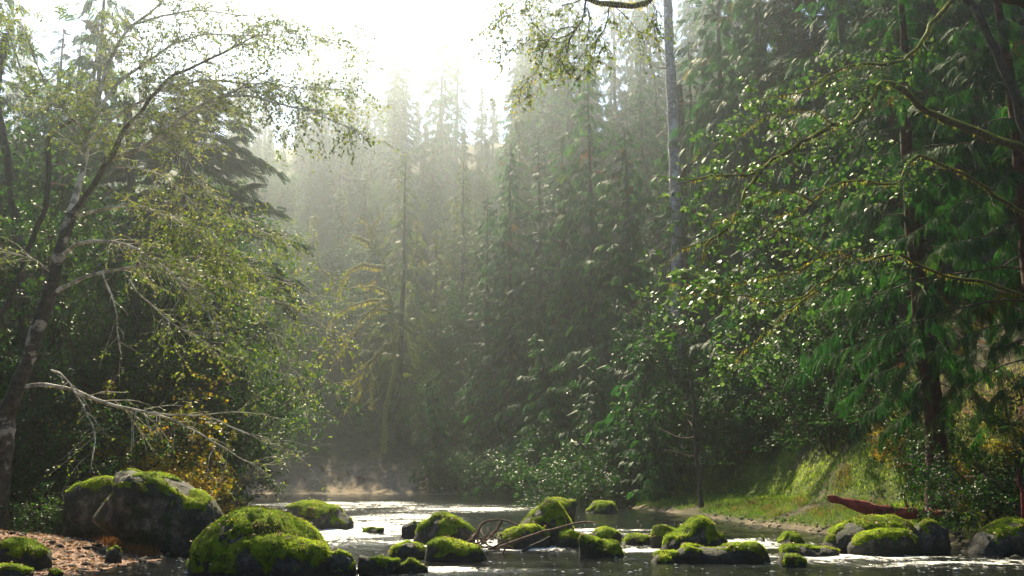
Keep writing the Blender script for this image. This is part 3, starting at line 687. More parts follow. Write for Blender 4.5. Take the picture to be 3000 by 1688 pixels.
# a far-off wood on the hillside that reads as one hazy mass
def wood():
    mb = MB(); r = np.random.default_rng(77)
    T, TF = frond_template(3, .62, .34, .3, 50)
    pts = []
    while len(pts) < 150:
        x, y = r.uniform(-150, 120), r.uniform(112, 300)
        if len(pts) > 60: y = r.uniform(122, 270); x = y * r.uniform(-.30, .06)
        if abs(x) > .62 * y + 8: continue
        if shore_dist(np.array([x]), np.array([y]))[0] < 7: continue
        if shore_dist(np.array([x]), np.array([y]))[0] < 27 and -60 < x < 8: continue
        pts.append((x, y))
    for x, y in pts:
        z = hz1(x, y); H = r.uniform(20, 38) * (.6 if -.28 < x / y < .0 else 1); R = H * r.uniform(.12, .18); n = 170
        u = r.uniform(.06, 1, n) ** .9; h = H * u; az = r.uniform(0, 2 * math.pi, n); L = R * np.clip((1 - u), .05, 1) ** .75 * r.uniform(.35, 1.1, n)
        hor = np.stack([np.cos(az), np.sin(az), 0 * az], 1)
        pos = np.array([x, y, z]) + hor * (L * .35)[:, None]; pos[:, 2] += h
        fd = hor + np.array([0, 0, -.45]) + .25 * r.normal(size=(n, 3))
        rr = np.clip(.4 + .2 * r.normal() + .15 * r.normal(size=n), 0, 1)
        v, f, q_ = stamp(T, TF, pos, fd, np.array([0, 0, 1.0]) + .3 * r.normal(size=(n, 3)), np.clip(L, .9, 3.2), rr); mb.add(v, f, q_)
        tz = np.linspace(-1, H, 4); v, f = tubes(np.stack([x + 0 * tz, y + 0 * tz, z + tz], 1), np.array([.4, .3, .2, .03]), 5); mb.add(v, f, .1, 1)
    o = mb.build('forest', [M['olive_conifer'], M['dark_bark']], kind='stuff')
    o['label'] = 'far hillside forest fading into bright haze'; o['category'] = 'forest'
wood()

# ------------------------------------------------------------------ traced broadleaf trees
def traced(P, Y0, Y1):
    """photo polyline, depth running from Y0 to Y1"""
    t = np.linspace(0, 1, len(P)); return np.array([at(a, b, Y0 + (Y1 - Y0) * s) for (a, b), s in zip(P, t)])

LAST = [None]
def limb_obj(parent, base, path, r0, r1, mat, k=7, n=None, name='limb', lump=.12, wig=.02):
    L = np.linalg.norm(np.diff(path, axis=0), axis=1).sum(); n = n or int(np.clip(L / .16, 8, 40))
    p = spline(path, n); p[1:-1] += wig * np.stack([fbm(p[1:-1] * 2.2, 90 + i, 2) for i in range(3)], 1) * 2
    r = r0 + (r1 - r0) * np.linspace(0, 1, n) ** .8; r = r * (1 + .06 * rng.normal(size=n))
    v, f = tubes(p - base, r, k, lump)
    LAST[0] = MB().add(v, f).build(name, mat, parent, smooth=True)
    q = spline(p, 16); return q, np.interp(np.linspace(0, 1, 16), np.linspace(0, 1, n), r)

def dress(parent, base, paths, rads, ntw, nsub, nleaf, leaf, lf, size, lmat, tmat, twL=(.6, 1.6), subL=(.2, .7), droop=.10, smin=.18, hang=.25, flatness=.35, rshift=0.0, sub_from=1.0):
    P, R = np.array(paths), np.array(rads)
    p0, t0, r0 = kids(P, R, ntw, smin, 1.0)
    A, AR = grow(p0, side_dir(t0, .75, .75, .55), rng.uniform(*twL, ntw), np.clip(r0 * .45, .004, .014), 6, .17, droop, .3)
    p1, t1, r1 = kids(A, AR, nsub, .15, 1.0)
    B_, BR = grow(p1, side_dir(t1, .8, .7, .6), rng.uniform(*subL, nsub), np.clip(r1 * .6, .0025, .007), 4, .22, droop, .4)
    mb = MB(); v, f = tubes(A - base, AR, 4); mb.add(v, f); v, f = tubes(B_ - base, BR, 3); mb.add(v, f)
    mb.build('twigs', tmat, parent, smooth=True, kind='stuff')
    n1 = int(nleaf * .22); a, ta, _ = kids(A, AR, n1, .25, 1.0); b_, tb, _ = kids(B_, BR, nleaf - n1, .1, 1.0)
    pos = np.concatenate([a, b_]); tn = np.concatenate([ta, tb]); n = len(pos)
    fd = nrm(tn * .5 + rvec(n) * .9 + np.array([0, 0, -hang])); up = np.array([0, 0, 1.0]) + flatness * rng.normal(size=(n, 3))
    rn = np.clip(.45 + rshift + .28 * fbm(pos * .7, 21, 2) + .20 * rng.normal(size=n), 0, 1)
    return pos, fd, up, size * rng.uniform(.6, 1.25, n), rn

def crown(parent, base, d, T, TF, mat, name='crown'):
    pos, fd, up, sz, rn = d
    v, f, rr = stamp(T, TF, pos - base, fd, up, sz, rn); return MB().add(v, f, rr).build(name, mat, parent, kind='stuff')

HANGB = np.array([[-.06, 0, 0], [.06, 0, 0], [.03, .1, -.6], [0, .15, -1]])
def fuzz(parent, base, P, R, n, size, mat, smin=.05):
    P, R = np.array(P), np.array(R); p0, t0, r0 = kids(P, R, n, smin, 1.0)
    o_ = side_dir(t0, 1, 0, 1.0); pos = p0 + o_ * (r0 * .95)[:, None]; f = o_ + .4 * rvec(n); f[:, 2] = 0
    up = nrm(np.array([0, 0, 1.0]) + .45 * rvec(n) - .35 * o_)
    v, ff, rr = stamp(HANGB, BLADE_F0, pos - base, f, up, size * rng.uniform(.4, 1.3, n), np.clip(.55 + .25 * rng.normal(size=n), 0, 1))
    MB().add(v, ff, rr).build('moss', mat, parent, kind='stuff')
BLADE_F0 = np.array([[0, 1, 2, 3]])

# --- the white-barked tree leaning over the river at the left
YA = 26.0
base = at(10, 1330, YA); base[2] = hz1(base[0], base[1]) - .2
alder = thing('alder_tree', 'white-barked leaning tree at the left with arching sunlit limbs and small leaves', 'tree', base)
trunk = np.concatenate([[base], traced([(20, 1230), (29, 1191), (63, 1109), (92, 1036), (111, 964), (135, 891), (159, 819), (167, 771), (193, 676), (213, 628)], YA, YA)])
P_, R_ = [], []
limb_obj(alder, base, trunk, .27, .15, M['alder_bark'], 10, 40, 'trunk', .14, .02)
def LB(pts, y0, y1, r0, r1, mat='alder_limb'):
    p, r = limb_obj(alder, base, traced(pts, y0, y1), r0 * .95, r1, M[mat]); P_.append(p); R_.append(r)
LB([(213, 628), (271, 546), (309, 483), (338, 435), (367, 377), (411, 329), (454, 271), (507, 222), (570, 193), (671, 145), (760, 100)], YA, YA - 2, .105, .02, 'alder_bark')
LB([(329, 464), (411, 435), (483, 386), (556, 329), (618, 295), (676, 271), (715, 249), (790, 200)], YA - .2, YA - 3, .085, .015)
LB([(662, 280), (725, 280), (821, 304), (894, 324), (966, 348), (1039, 377)], YA - 2.2, YA - 4, .04, .008)
LB([(250, 430), (290, 382), (338, 343), (411, 300), (483, 261), (565, 242), (618, 237), (700, 242), (797, 249), (918, 263), (1034, 261)], YA + .3, YA - 1, .06, .008)
LB([(270, 350), (309, 290), (338, 251), (372, 222), (435, 179), (507, 130), (580, 104), (628, 99), (700, 106), (821, 104), (865, 116), (1024, 121)], YA + .6, YA + 1, .055, .007)
LB([(193, 662), (227, 556), (246, 483), (261, 386), (285, 333), (290, 280), (309, 208), (338, 145), (372, 92), (425, 48), (473, 5), (520, -60)], YA + .4, YA + 2, .11, .03)
LB([(400, 70), (483, 46), (531, 36), (589, 31), (676, 41), (754, 53), (812, 72), (880, 110)], YA + 1.4, YA + .5, .04, .008)
LB([(261, 391), (217, 348), (169, 300), (130, 242), (97, 159), (60, 60)], YA + .5, YA - 2, .04, .01)
LB([(232, 633), (290, 618), (377, 601), (435, 614), (498, 638), (546, 667), (594, 696), (650, 745), (720, 800)], YA, YA - 3.5, .05, .007)
LB([(329, 490), (411, 495), (483, 522), (531, 560), (580, 618), (618, 676), (650, 730)], YA - .3, YA - 3, .035, .006)
LB([(420, 338), (473, 362), (522, 401), (541, 444), (570, 517), (589, 541), (662, 609), (730, 660), (800, 690)], YA - .5, YA - 2, .04, .006)
LB([(185, 745), (242, 710), (329, 708), (377, 720), (425, 747), (469, 778), (522, 819), (556, 858), (594, 901), (623, 950), (633, 983)], YA - .1, YA - 4, .055, .008)
LB([(165, 853), (242, 817), (338, 790), (435, 778), (522, 778), (604, 805), (676, 838), (754, 867), (845, 896), (918, 935), (981, 969)], YA, YA - 2.5, .06, .008)
LB([(473, 771), (531, 756), (604, 749), (676, 766), (749, 800), (841, 829), (920, 870)], YA - 1, YA - .5, .028, .006)
LB([(75, 1133), (135, 1128), (213, 1143), (290, 1174), (401, 1201), (483, 1220), (531, 1242), (580, 1271), (652, 1312), (725, 1350), (777, 1362), (850, 1353)], YA, YA - 3, .058, .008)
LB([(449, 1208), (546, 1218), (618, 1215), (696, 1208), (790, 1215)], YA - 1.4, YA - 1.4, .028, .008)
LB([(618, 1225), (700, 1259), (783, 1297), (870, 1336), (930, 1390)], YA - 1.8, YA - 2.4, .02, .006)
LB([(300, 800), (324, 863), (343, 920), (345, 978), (355, 1036)], YA - .6, YA - 1.2, .03, .012)
LB([(380, 820), (401, 853), (459, 906), (507, 950), (580, 988), (652, 1032), (740, 1060)], YA - 1, YA - 3, .025, .006)
LB([(691, 843), (729, 901), (783, 959), (831, 1027), (889, 1128)], YA - 1.5, YA - 2.5, .018, .005)
LB([(150, 1085), (179, 1099), (208, 1133), (242, 1191), (271, 1244), (278, 1292), (271, 1345)], YA - .2, YA - 2, .03, .012)
LB([(150, 800), (100, 760), (0, 735), (-90, 720)], YA, YA - 2, .03, .012)
LB([(60, 200), (20, 80), (-40, -40)], YA + .5, YA, .03, .012)
LB([(600, 760), (680, 700), (790, 690), (900, 760), (980, 820)], YA - 2, YA - 3, .02, .005)
fuzz(alder, base, P_, R_, 2600, .07, M['lichen'])
LOWB = [14, 15, 16, 17, 20]
for a_, n1, n2, n3, sh in ((list(range(9)), 600, 3400, 27000, .10), ([i for i in range(9, len(P_)) if i not in LOWB], 330, 1500, 7000, .02), (LOWB, 55, 140, 500, .1)):
    d = dress(alder, base, [P_[i] for i in a_], [R_[i] for i in a_], n1, n2, n3, LEAF, LEAF_F, .076, M['alder_leaf'], M['alder_limb'], (.5, 1.6), (.2, .7), .10, .22, .25, .5, sh)
    crown(alder, base, d, LEAF, LEAF_F, M['alder_leaf'])

# --- mossy bare tree in the centre of the far bank
YS = 117.0
x0 = at(1128, 1225, YS); zb = hz1(x0[0], x0[1]); base = np.array([x0[0], YS, zb - .3])
snag = thing('bare_tree', 'bare tree wrapped in yellow moss with drooping crooked limbs on the far bank', 'tree', base)
def SN(pts, r0, r1, name='limb', dy=0.0): return limb_obj(snag, base, traced(pts, YS, YS + dy), r0, r1, M['snag_moss'], 7, None, name, .25, .10)
tr = traced([(1128, 1215), (1141, 1156), (1154, 1090), (1154, 1011), (1151, 926), (1141, 861), (1131, 789), (1108, 743), (1085, 716)], YS, YS)
limb_obj(snag, base, np.concatenate([[base], tr]), .36, .15, M['snag_moss'], 8, 36, 'trunk', .2, .06)
sp, sr = [], []
for pts, r0, r1, dy in [([(1100, 735), (1085, 716), (1052, 697), (1030, 690)], .30, .20, 0), ([(1100, 735), (1089, 703), (1085, 670), (1070, 648), (1056, 638)], .26, .12, 0), ([(1085, 675), (1098, 655), (1111, 641), (1118, 620)], .2, .08, 1),
        ([(1131, 789), (1095, 779), (1049, 779), (1016, 808), (997, 848), (990, 880)], .24, .09, -4), ([(1143, 864), (1120, 850), (1095, 841), (1069, 841), (1050, 830)], .24, .1, -2), ([(1069, 841), (1085, 825), (1100, 822)], .15, .09, 0),
        ([(1144, 880), (1095, 880), (1036, 893), (984, 926), (960, 960)], .2, .07, -4), ([(1146, 913), (1108, 907), (1075, 920), (1023, 985), (990, 1044)], .2, .07, -5), ([(1150, 900), (1120, 885), (1100, 900), (1085, 930)], .16, .08, -3),
        ([(1154, 1005), (1121, 1021), (1082, 1064), (1043, 1103), (1003, 1130), (985, 1150)], .28, .10, -4), ([(1085, 1060), (1090, 1110), (1089, 1156), (1085, 1195)], .16, .10, -1), ([(1062, 1085), (1040, 1130), (1030, 1162), (1010, 1208)], .15, .07, -1),
        ([(1050, 1100), (1055, 1140), (1045, 1175)], .12, .06, 0), ([(1150, 930), (1165, 960), (1158, 1000)], .2, .12, -1)]:
    p, r = SN(pts, r0 * 1.2, r1 * 1.0, 'limb', dy); sp.append(p); sr.append(r)
P, R = np.array(sp), np.array(sr); p0, t0, r0 = kids(P, R, 150, .2, 1.0)
A, AR = grow(p0, side_dir(t0, .8, .5, .8), rng.uniform(.8, 2.6, 150), np.clip(r0 * .5, .03, .07), 5, .25, .22, .35)
v, f = tubes(A - base, AR, 4); MB().add(v, f).build('twigs', M['snag_moss'], snag, True, kind='stuff')

fuzz(snag, base, sp, sr, 5000, .45, M['gold_moss'])

# --- the mossy-limbed tree at the right with pale glossy leaves
YR = 22.0
bx = at(3080, 1440, YR + 3); base = np.array([bx[0], bx[1], hz1(bx[0], bx[1]) - .2])
maple = thing('mossy_tree', 'dark leaning tree at the upper right with mossy forked limbs and pale glossy leaves', 'tree', base)
limb_obj(maple, base, np.concatenate([[base], traced([(3075, 1200), (3068, 900), (3040, 620), (2985, 330), (2890, 90), (2772, -90), (2700, -260)], YR + 3, YR + 2)]), .20, .08, M['dark_bark'], 9, 44, 'trunk', .2, .05)
P_, R_, LIMBS = [], [], []
def RB(pts, y0, y1, r0, r1):
    p, r = limb_obj(maple, base, traced(pts, y0, y1), r0, r1, M['mossy_bark'], 7, None, 'limb', .3, .05); P_.append(p); R_.append(r)
RB([(2815, -30), (2759, 38), (2734, 66), (2710, 107), (2679, 152), (2610, 190), (2524, 183), (2466, 203), (2424, 224), (2386, 245), (2345, 272), (2300, 276), (2230, 290)], YR + 2, YR, .07, .012)
RB([(2345, 272), (2310, 307), (2325, 360), (2338, 407)], YR + .6, YR, .02, .008)
RB([(3010, 440), (2900, 400), (2780, 350), (2720, 330), (2640, 262), (2583, 248), (2562, 286), (2538, 310), (2520, 338), (2493, 365), (2438, 365), (2414, 383), (2369, 407), (2283, 454), (2225, 501), (2155, 513), (2085, 510), (2020, 530)], YR + 2.6, YR - 1, .12, .02)
RB([(2225, 501), (2178, 583), (2132, 664), (2074, 710), (2010, 725), (1960, 770)], YR - .4, YR - 1, .055, .010)
RB([(2085, 700), (2060, 760), (2040, 800)], YR - .8, YR - 1, .03, .008)
RB([(3045, 660), (2900, 560), (2760, 480), (2686, 460), (2642, 532), (2609, 543), (2548, 530), (2466, 532), (2383, 577), (2333, 620), (2260, 640)], YR + 3, YR, .07, .012)
RB([(3066, 900), (2900, 830), (2740, 800), (2640, 750), (2598, 753), (2520, 764), (2482, 737), (2420, 745), (2355, 786), (2255, 815), (2097, 842), (1960, 830)], YR + 3, YR - 2, .06, .006)
RB([(2482, 764), (2425, 823), (2362, 873), (2310, 915), (2250, 968), (2190, 1030), (2147, 1080)], YR + 1, YR - 1.5, .03, .006)
RB([(2440, 750), (2330, 690), (2220, 650), (2130, 640), (2080, 660)], YR + .5, YR - 2, .025, .006)
RB([(2460, 790), (2330, 880), (2180, 870), (2050, 860), (1990, 870)], YR, YR - 2.5, .025, .005)
RB([(2380, 590), (2300, 560), (2200, 590), (2130, 640)], YR, YR - 2, .02, .006)
RB([(2440, 365), (2380, 330), (2260, 340), (2160, 400)], YR, YR - 1, .02, .006)
fuzz(maple, base, P_, R_, 3500, .09, M['gold_moss'])
pos, fd, up, sz, rn = dress(maple, base, P_, R_, 330, 1300, 4600, BROAD, LEAF_F, .115, M['pale_leaf'], M['dark_twig'], (.4, 1.3), (.2, .6), .06, .25, .12, .35, .05)
# the leaves that show largest are pieces of their own; the rest is one mass
vis = np.linalg.norm(pos - np.array([0, 0, CAMZ]), axis=1) / sz; order = np.argsort(vis); big, rest = order[:280], order[280:]
mcrown = crown(maple, base, (pos[rest], fd[rest], up[rest], sz[rest], rn[rest]), BROAD, LEAF_F, M['pale_leaf'])
leafme = [MB().add(BROAD * np.array([1, 1, s_]), LEAF_F, rv).mesh('leaf', M['pale_leaf']) for s_, rv in ((1, .35), (1.4, .55), (.6, .75), (1.1, .95))]
from mathutils import Matrix
for i in big:
    f_ = nrm(fd[i]); s_ = nrm(np.cross(f_, up[i])); n_ = np.cross(s_, f_)
    o = link('leaf', leafme[int(rng.integers(4))], mcrown)
    p_ = pos[i] - base; z_ = sz[i] * 1.25
    o.matrix_local = Matrix(((s_[0] * z_, f_[0] * z_, n_[0] * z_, p_[0]), (s_[1] * z_, f_[1] * z_, n_[1] * z_, p_[1]), (s_[2] * z_, f_[2] * z_, n_[2] * z_, p_[2]), (0, 0, 0, 1)))

# --- the tree whose twigs hang into the top of the picture; its trunk stands beyond the right edge
YO = 17.0
bx = np.array([13.6, 16.5]); base = np.array([bx[0], bx[1], hz1(*bx) - .2])
ov = thing('overhanging_tree', 'twiggy branch hanging into the top of the picture from a mossy limb', 'tree', base)
a0 = base + np.array([-.4, .1, 4.5]); a1 = base + np.array([-1.6, .3, 8.8])
limb_obj(ov, base, np.array([base, base + [-.1, 0, 2], a0, base + [-.9, .2, 6.8], a1, base + [-1.9, .4, 11.5]]), .24, .10, M['mossy_bark'], 9, 30, 'trunk', .2, .04)
q1, q2 = at(2250, -260, YO), at(1990, -70, YO)
om, orr = limb_obj(ov, base, np.array([a1, a1 + [-2.4, .1, 1.2], q1, q2, at(1907, 2, YO), at(1840, 14, YO), at(1790, 8, YO), at(1719, -12, YO), at(1640, -60, YO)]), .12, .05, M['mossy_bark'], 8, 44, 'limb', .3, .05)
P_, R_ = [], []
for pts, y1, r0, r1 in [([(1719, -10), (1709, 48), (1685, 87), (1656, 126), (1639, 164), (1651, 188), (1690, 208)], YO, .022, .007), ([(1792, 8), (1786, 19), (1772, 72), (1748, 121), (1745, 150)], YO - .3, .016, .006),
        ([(1722, 10), (1724, 53), (1721, 135), (1712, 213)], YO - .4, .010, .004), ([(1690, 80), (1627, 92), (1593, 145), (1569, 203), (1530, 256), (1516, 285)], YO - .6, .013, .004),
        ([(1685, 87), (1632, 116), (1584, 97), (1545, 48), (1500, 40)], YO + .4, .014, .005), ([(1656, 126), (1560, 115), (1472, 123)], YO - .4, .009, .004), ([(1640, -60), (1570, -20), (1500, 10), (1455, 60)], YO + .5, .016, .005),
        ([(1790, 8), (1850, 60), (1890, 110)], YO + .3, .010, .004), ([(1719, -10), (1640, 20), (1580, 30)], YO + .6, .012, .005), ([(1900, 0), (1930, 40), (1915, 90)], YO - .2, .009, .004)]:
    p, r = limb_obj(ov, base, traced(pts, YO, y1), r0, r1, M['dark_twig'], 5, None, 'limb', .15, .03); P_.append(p); R_.append(r)
fuzz(ov, base, [om], [orr], 2500, .10, M['gold_moss'], .3)
d = dress(ov, base, P_, R_, 200, 900, 3400, LEAF, LEAF_F, .060, M['alder_leaf'], M['dark_twig'], (.2, .75), (.1, .35), .10, .1, .5, .7, .08)
crown(ov, base, d, LEAF, LEAF_F, M['alder_leaf'])

# --- bare pale trunks and slim stems on the right bank
def stem(name, label, pts, Yd, r0, r1, mat, stubs=0, group=None, cat='tree', ground=True, rootdrop=.4):
    P = traced(pts, Yd, Yd)
    base = P[0].copy(); base[2] = (max(hz1(base[0], base[1]), -.3) if ground else base[2]) - rootdrop
    t = thing(name, label, cat, base, group); P = np.concatenate([[base], P[P[:, 2] > base[2] + .2]])
    p, r = limb_obj(t, base, P, r0, r1, M[mat], 9, 40, 'trunk', .10, .04); tk = LAST[0]
    for _ in range(stubs):
        i = rng.integers(3, 15); a = rng.uniform(0, 6.28); l = rng.uniform(.5, 2.6)
        A, AR = grow(p[i:i + 1], np.array([[math.cos(a), math.sin(a) * .6, rng.uniform(-.3, .2)]]), np.array([l]), np.array([.035]), 6, .18, -.06, .3)
        v, f = tubes(A - base, AR, 5); MB().add(v, f).build('branch_stub', M['driftwood'], tk, True)
    return t, base, p, r
YP = 66
t, base, p, r = stem('dead_tree', 'tall pale grey bare trunk with short dead stubs in the upper right half', [(1990, 1160), (1984, 900), (1980, 610), (1972, 400), (1962, 150), (1956, 0), (1950, -200)], YP, .50, .30, 'pale_bark', 16)
cm = MB(); pos = p[7] + np.stack([rng.normal(0, .5, 60), rng.normal(0, .5, 60), rng.uniform(-2, 1.4, 60)], 1); v, f, rr = stamp(CEDAR, CEDAR_F, pos - base, rvec(60) + np.array([0, 0, -.9]), rvec(60), rng.uniform(.5, 1.0, 60), rng.uniform(.4, .9, 60)); cm.add(v, f, rr).build('crown', M['cedar'], t, kind='stuff')
stem('dead_tree', 'darker slimmer trunk close behind the pale bare trunk on its right', [(2020, 1150), (2008, 800), (2003, 600), (1996, 420), (1990, 250)], 69, .40, .25, 'dark_bark', 4)
for i, (px, top, bot, lab) in enumerate([(2160, 30, 420, 'leftmost thin white trunk glimpsed behind the leaves at the upper right'), (2222, 60, 440, 'middle thin white trunk glimpsed behind the leaves at the upper right'), (2340, 140, 430, 'rightmost thin white trunk glimpsed behind the leaves at the upper right')]):
    stem('white_trunk', lab, [(px + 14, 1000), (px + 6, bot), (px, top), (px - 6, -120)], 74 - i * 5, .22, .12, 'pale_bark', 2, 'white trunks behind the leaves')
stem('slim_trunk', 'slim dark trunk leaning at the water by the reddish leaf patch', [(2053, 1452), (2050, 1400), (2040, 1330), (2034, 1240), (2030, 1150), (2018, 1080)], 48, .12, .05, 'dark_bark', 4)
stem('red_stem', 'slim red upright stem at the right picture edge', [(2992, 1470), (2990, 1440), (2986, 1400), (2983, 1368)], 24, .045, .03, 'red_wood', 0, None, 'stem')
stem('leaning_trunk', 'reddish trunk at the left edge behind the white-barked tree', [(-20, 1000), (20, 900), (60, 800), (120, 640), (140, 560), (145, 440), (160, 380), (220, 350)], 30, .11, .07, 'dark_bark', 2)
stem('leaning_trunk', 'dark trunk behind the white-barked tree, left of its upper fork', [(60, 1200), (70, 900), (50, 700), (30, 500), (-10, 300), (10, 160), (20, 100)], 34, .22, .14, 'dark_bark', 2)
stem('leaning_trunk', 'mossy curved trunk seen through the middle limbs of the white-barked tree', [(400, 1100), (400, 800), (385, 560), (380, 430), (372, 300)], 42, .24, .16, 'dark_bark', 3)

# ------------------------------------------------------------------ shrubs, ferns and broadleaf backing trees
def shrub(seed, H, R, nst, nl, size, leaf=(LEAF, LEAF_F), mat='shrub_leaf', tm='dark_twig', flat=.6, rshift=0.0, arch=.1, ntw=120, nsub=420, low=.12):
    global rng
    keep = rng; rng = np.random.default_rng(seed)
    a = rng.uniform(0, 6.28, nst); D = np.stack([np.cos(a) * R / H, np.sin(a) * R / H, np.full(nst, .9)], 1) * rng.uniform(.5, 1.1, (nst, 1)); D[:, 2] = 1
    P, PR = grow(np.stack([.1 * np.cos(a), .1 * np.sin(a), np.full(nst, -.2)], 1), D, H * rng.uniform(.6, 1.1, nst), np.full(nst, .014 * H ** .6 + .004), 8, .16, arch, .3)
    p0, t0, r0 = kids(P, PR, ntw, low, 1.0); A, AR = grow(p0, side_dir(t0, .9, .5, .7), R * rng.uniform(.25, .7, ntw), np.clip(r0 * .5, .004, .03), 6, .2, arch, .3)
    p1, t1, r1 = kids(A, AR, nsub, .15, 1.0); B_, BR = grow(p1, side_dir(t1, .9, .6, .7), R * rng.uniform(.10, .32, nsub), np.clip(r1 * .5, .003, .012), 4, .25, arch, .4)
    w_ = MB()
    for q_, k_ in ((A, 4), (B_, 3)):
        v, f = tubes(q_, AR if q_ is A else BR, k_); w_.add(v, f)
    pos, tn, _ = kids(B_, BR, nl, .05, 1.0); pos = pos + rng.normal(0, size * .6, (nl, 3)); pos[:, 2] = np.maximum(pos[:, 2], .03)
    fd = nrm(tn * .5 + rvec(nl) * .9 + np.array([0, 0, -.25])); up = np.array([0, 0, 1.0]) + flat * rng.normal(size=(nl, 3))
    rn = np.clip(.42 + rshift + .3 * fbm(pos * 1.3 / max(1, R * .5), seed, 2) + .2 * rng.normal(size=nl), 0, 1)
    v, f, rr = stamp(leaf[0], leaf[1], pos, fd, up, size * rng.uniform(.6, 1.3, nl), rn)
    parts = []
    v2, f2 = tubes(P, PR, 5)
    parts.append(('stems' if nst > 1 else 'trunk', MB().add(v2, f2).mesh('stems', M[tm], True), None))
    parts.append(('twigs', w_.mesh('twigs', M[tm], True), 'stuff'))
    parts.append(('crown', MB().add(v, f, rr).mesh('crown', M[mat]), 'stuff'))
    rng = keep
    return parts

SH = [shrub(201, 3.6, 2.3, 9, 6500, .095), shrub(202, 2.6, 2.4, 10, 6000, .085, rshift=.1), shrub(203, 4.6, 2.4, 7, 7000, .10, rshift=-.06)]
YE = shrub(211, 4.2, 2.4, 6, 3600, .11, (LOBED, LOBED_F), 'yellow_leaf', 'dark_twig', .5, .05)
BT = [shrub(221, 15, 5.5, 3, 9000, .22, (LEAF, LEAF_F), 'shrub_leaf', 'dark_twig', .7, .12, .03, 170, 700, .42), shrub(222, 12, 5.0, 3, 9000, .20, (LEAF, LEAF_F), 'shrub_leaf', 'dark_twig', .7, .05, .03, 170, 700, .35)]
SHB = shrub(241, 6.5, 3.2, 6, 7500, .10, (LEAF, LEAF_F), 'shrub_leaf', 'dark_twig', .6, .22, .05, 150, 600)
RHO = shrub(231, 4.0, 3.0, 9, 4500, .19, (LEAF, LEAF_F), 'shrub_leaf', 'dark_twig', .5, -.05)

def sput(parts, px, Yd, rz, sc, label, name='shrub', group=None, cat='shrub', py=None, dz=-.1):
    x = gx(px, Yd); return put(parts, name, label, cat, (x, Yd, max(hz1(x, Yd), -.05) + dz), rz, sc, group)

GS = 'shrubs under the white-barked tree'
for r_ in [(SH[0], 40, 30.5, .3, 1.15, 'shrub at the left picture edge behind the foot of the white-barked tree'),
           (SH[1], 20, 27.0, 1.3, .8, 'low bright shrub at the left edge above the gravel bar'),
           (SH[2], 170, 32, 2.2, 1.1, 'tall green shrub just right of the leaning white-barked trunk'),
           (SH[1], 190, 29, 3.2, .95, 'low shrub behind the square boulder'),
           (SH[0], 300, 33, 4.1, 1.1, 'green shrub directly above the square boulder'),
           (SH[2], 400, 36, 5.2, 1.2, 'tall shrub behind the largest boulder'),
           (SH[1], 330, 30, .7, .8, 'low brownish shrub between the square boulder and the largest one'),
           (SH[0], 520, 39, 1.6, 1.15, 'shrub behind the lower yellow leaves'),
           (SH[2], 560, 43, 2.5, 1.0, 'shrub near the water right of the largest boulder'),
           (SH[2], 90, 38, 5.9, 1.4, 'tall shrub deep behind the white-barked trunk'),
           (SH[2], 260, 41, .9, 1.45, 'tall shrub in the middle of the left thicket'),
           (SH[0], 450, 45, 2.9, 1.6, 'tall shrub beneath the dark hanging boughs')]:
    sput(*r_, group=GS)
for r_ in [(SHB, 70, 35, .4, 1.5, 'tall light green bush behind the lower white-barked trunk'), (SHB, 190, 38, 1.7, 1.7, 'tall light green bush right of the white-barked trunk'), (SHB, 310, 40, 3.0, 1.6, 'light green bush under the middle arching limbs'), (SHB, 430, 42, 4.2, 1.6, 'light green bush below the dark hanging boughs'), (SHB, 560, 47, 5.5, 1.5, 'light hazy bush at the right end of the left thicket'), (SHB, 20, 43, 2.2, 2.1, 'tallest light green bush at the left picture edge'), (SHB, 330, 50, .2, 2.1, 'tall light green bush deep in the left thicket')]:
    sput(*r_, group='light green bushes in the left thicket')
for r_ in [(YE, 560, 33.5, .2, 1.15, 'yellow-leaved shrub glowing above the largest boulder'), (YE, 610, 38, 2.4, .9, 'yellow and orange shrub nearest the open water'), (YE, 430, 31, 4.0, .7, 'small yellowing shrub behind the top of the largest boulder'), (YE, 230, 34, 5.0, .9, 'yellow-green shrub left of the glowing yellow one')]:
    sput(*r_, name='yellow_shrub', group='yellow-leaved shrubs on the left bank')
for r_ in [(BT[0], 40, 50, .1, 1.1, 'broadleaf tree filling the left edge behind the white-barked tree'), (BT[1], 250, 46, 1.1, 1.1, 'dark leafy tree behind the middle limbs of the white-barked tree'), (BT[0], 330, 56, 2.3, 1.3, 'sunlit leafy tree behind the top limbs at the upper left'),
           (BT[1], 610, 56, 3.2, .85, 'leafy tree below the dark hanging boughs'), (BT[0], 690, 66, 4.3, .75, 'hazy leafy tree left of the far river bend'), (BT[0], 150, 63, 1.5, 1.9, 'tall pale leafy tree behind the top of the white-barked tree'), (BT[0], 430, 70, 2.5, 1.8, 'tall hazy leafy tree right of the upper left corner'), (BT[1], 30, 62, 5.5, 1.4, 'tall leafy tree in the upper left corner'), (BT[0], 150, 46, 2.0, .95, 'pale leafy tree between the dark trunks at the left')]:
    sput(*r_, name='broadleaf_tree', group='broadleaf trees on the left bank', cat='tree', dz=-.3)
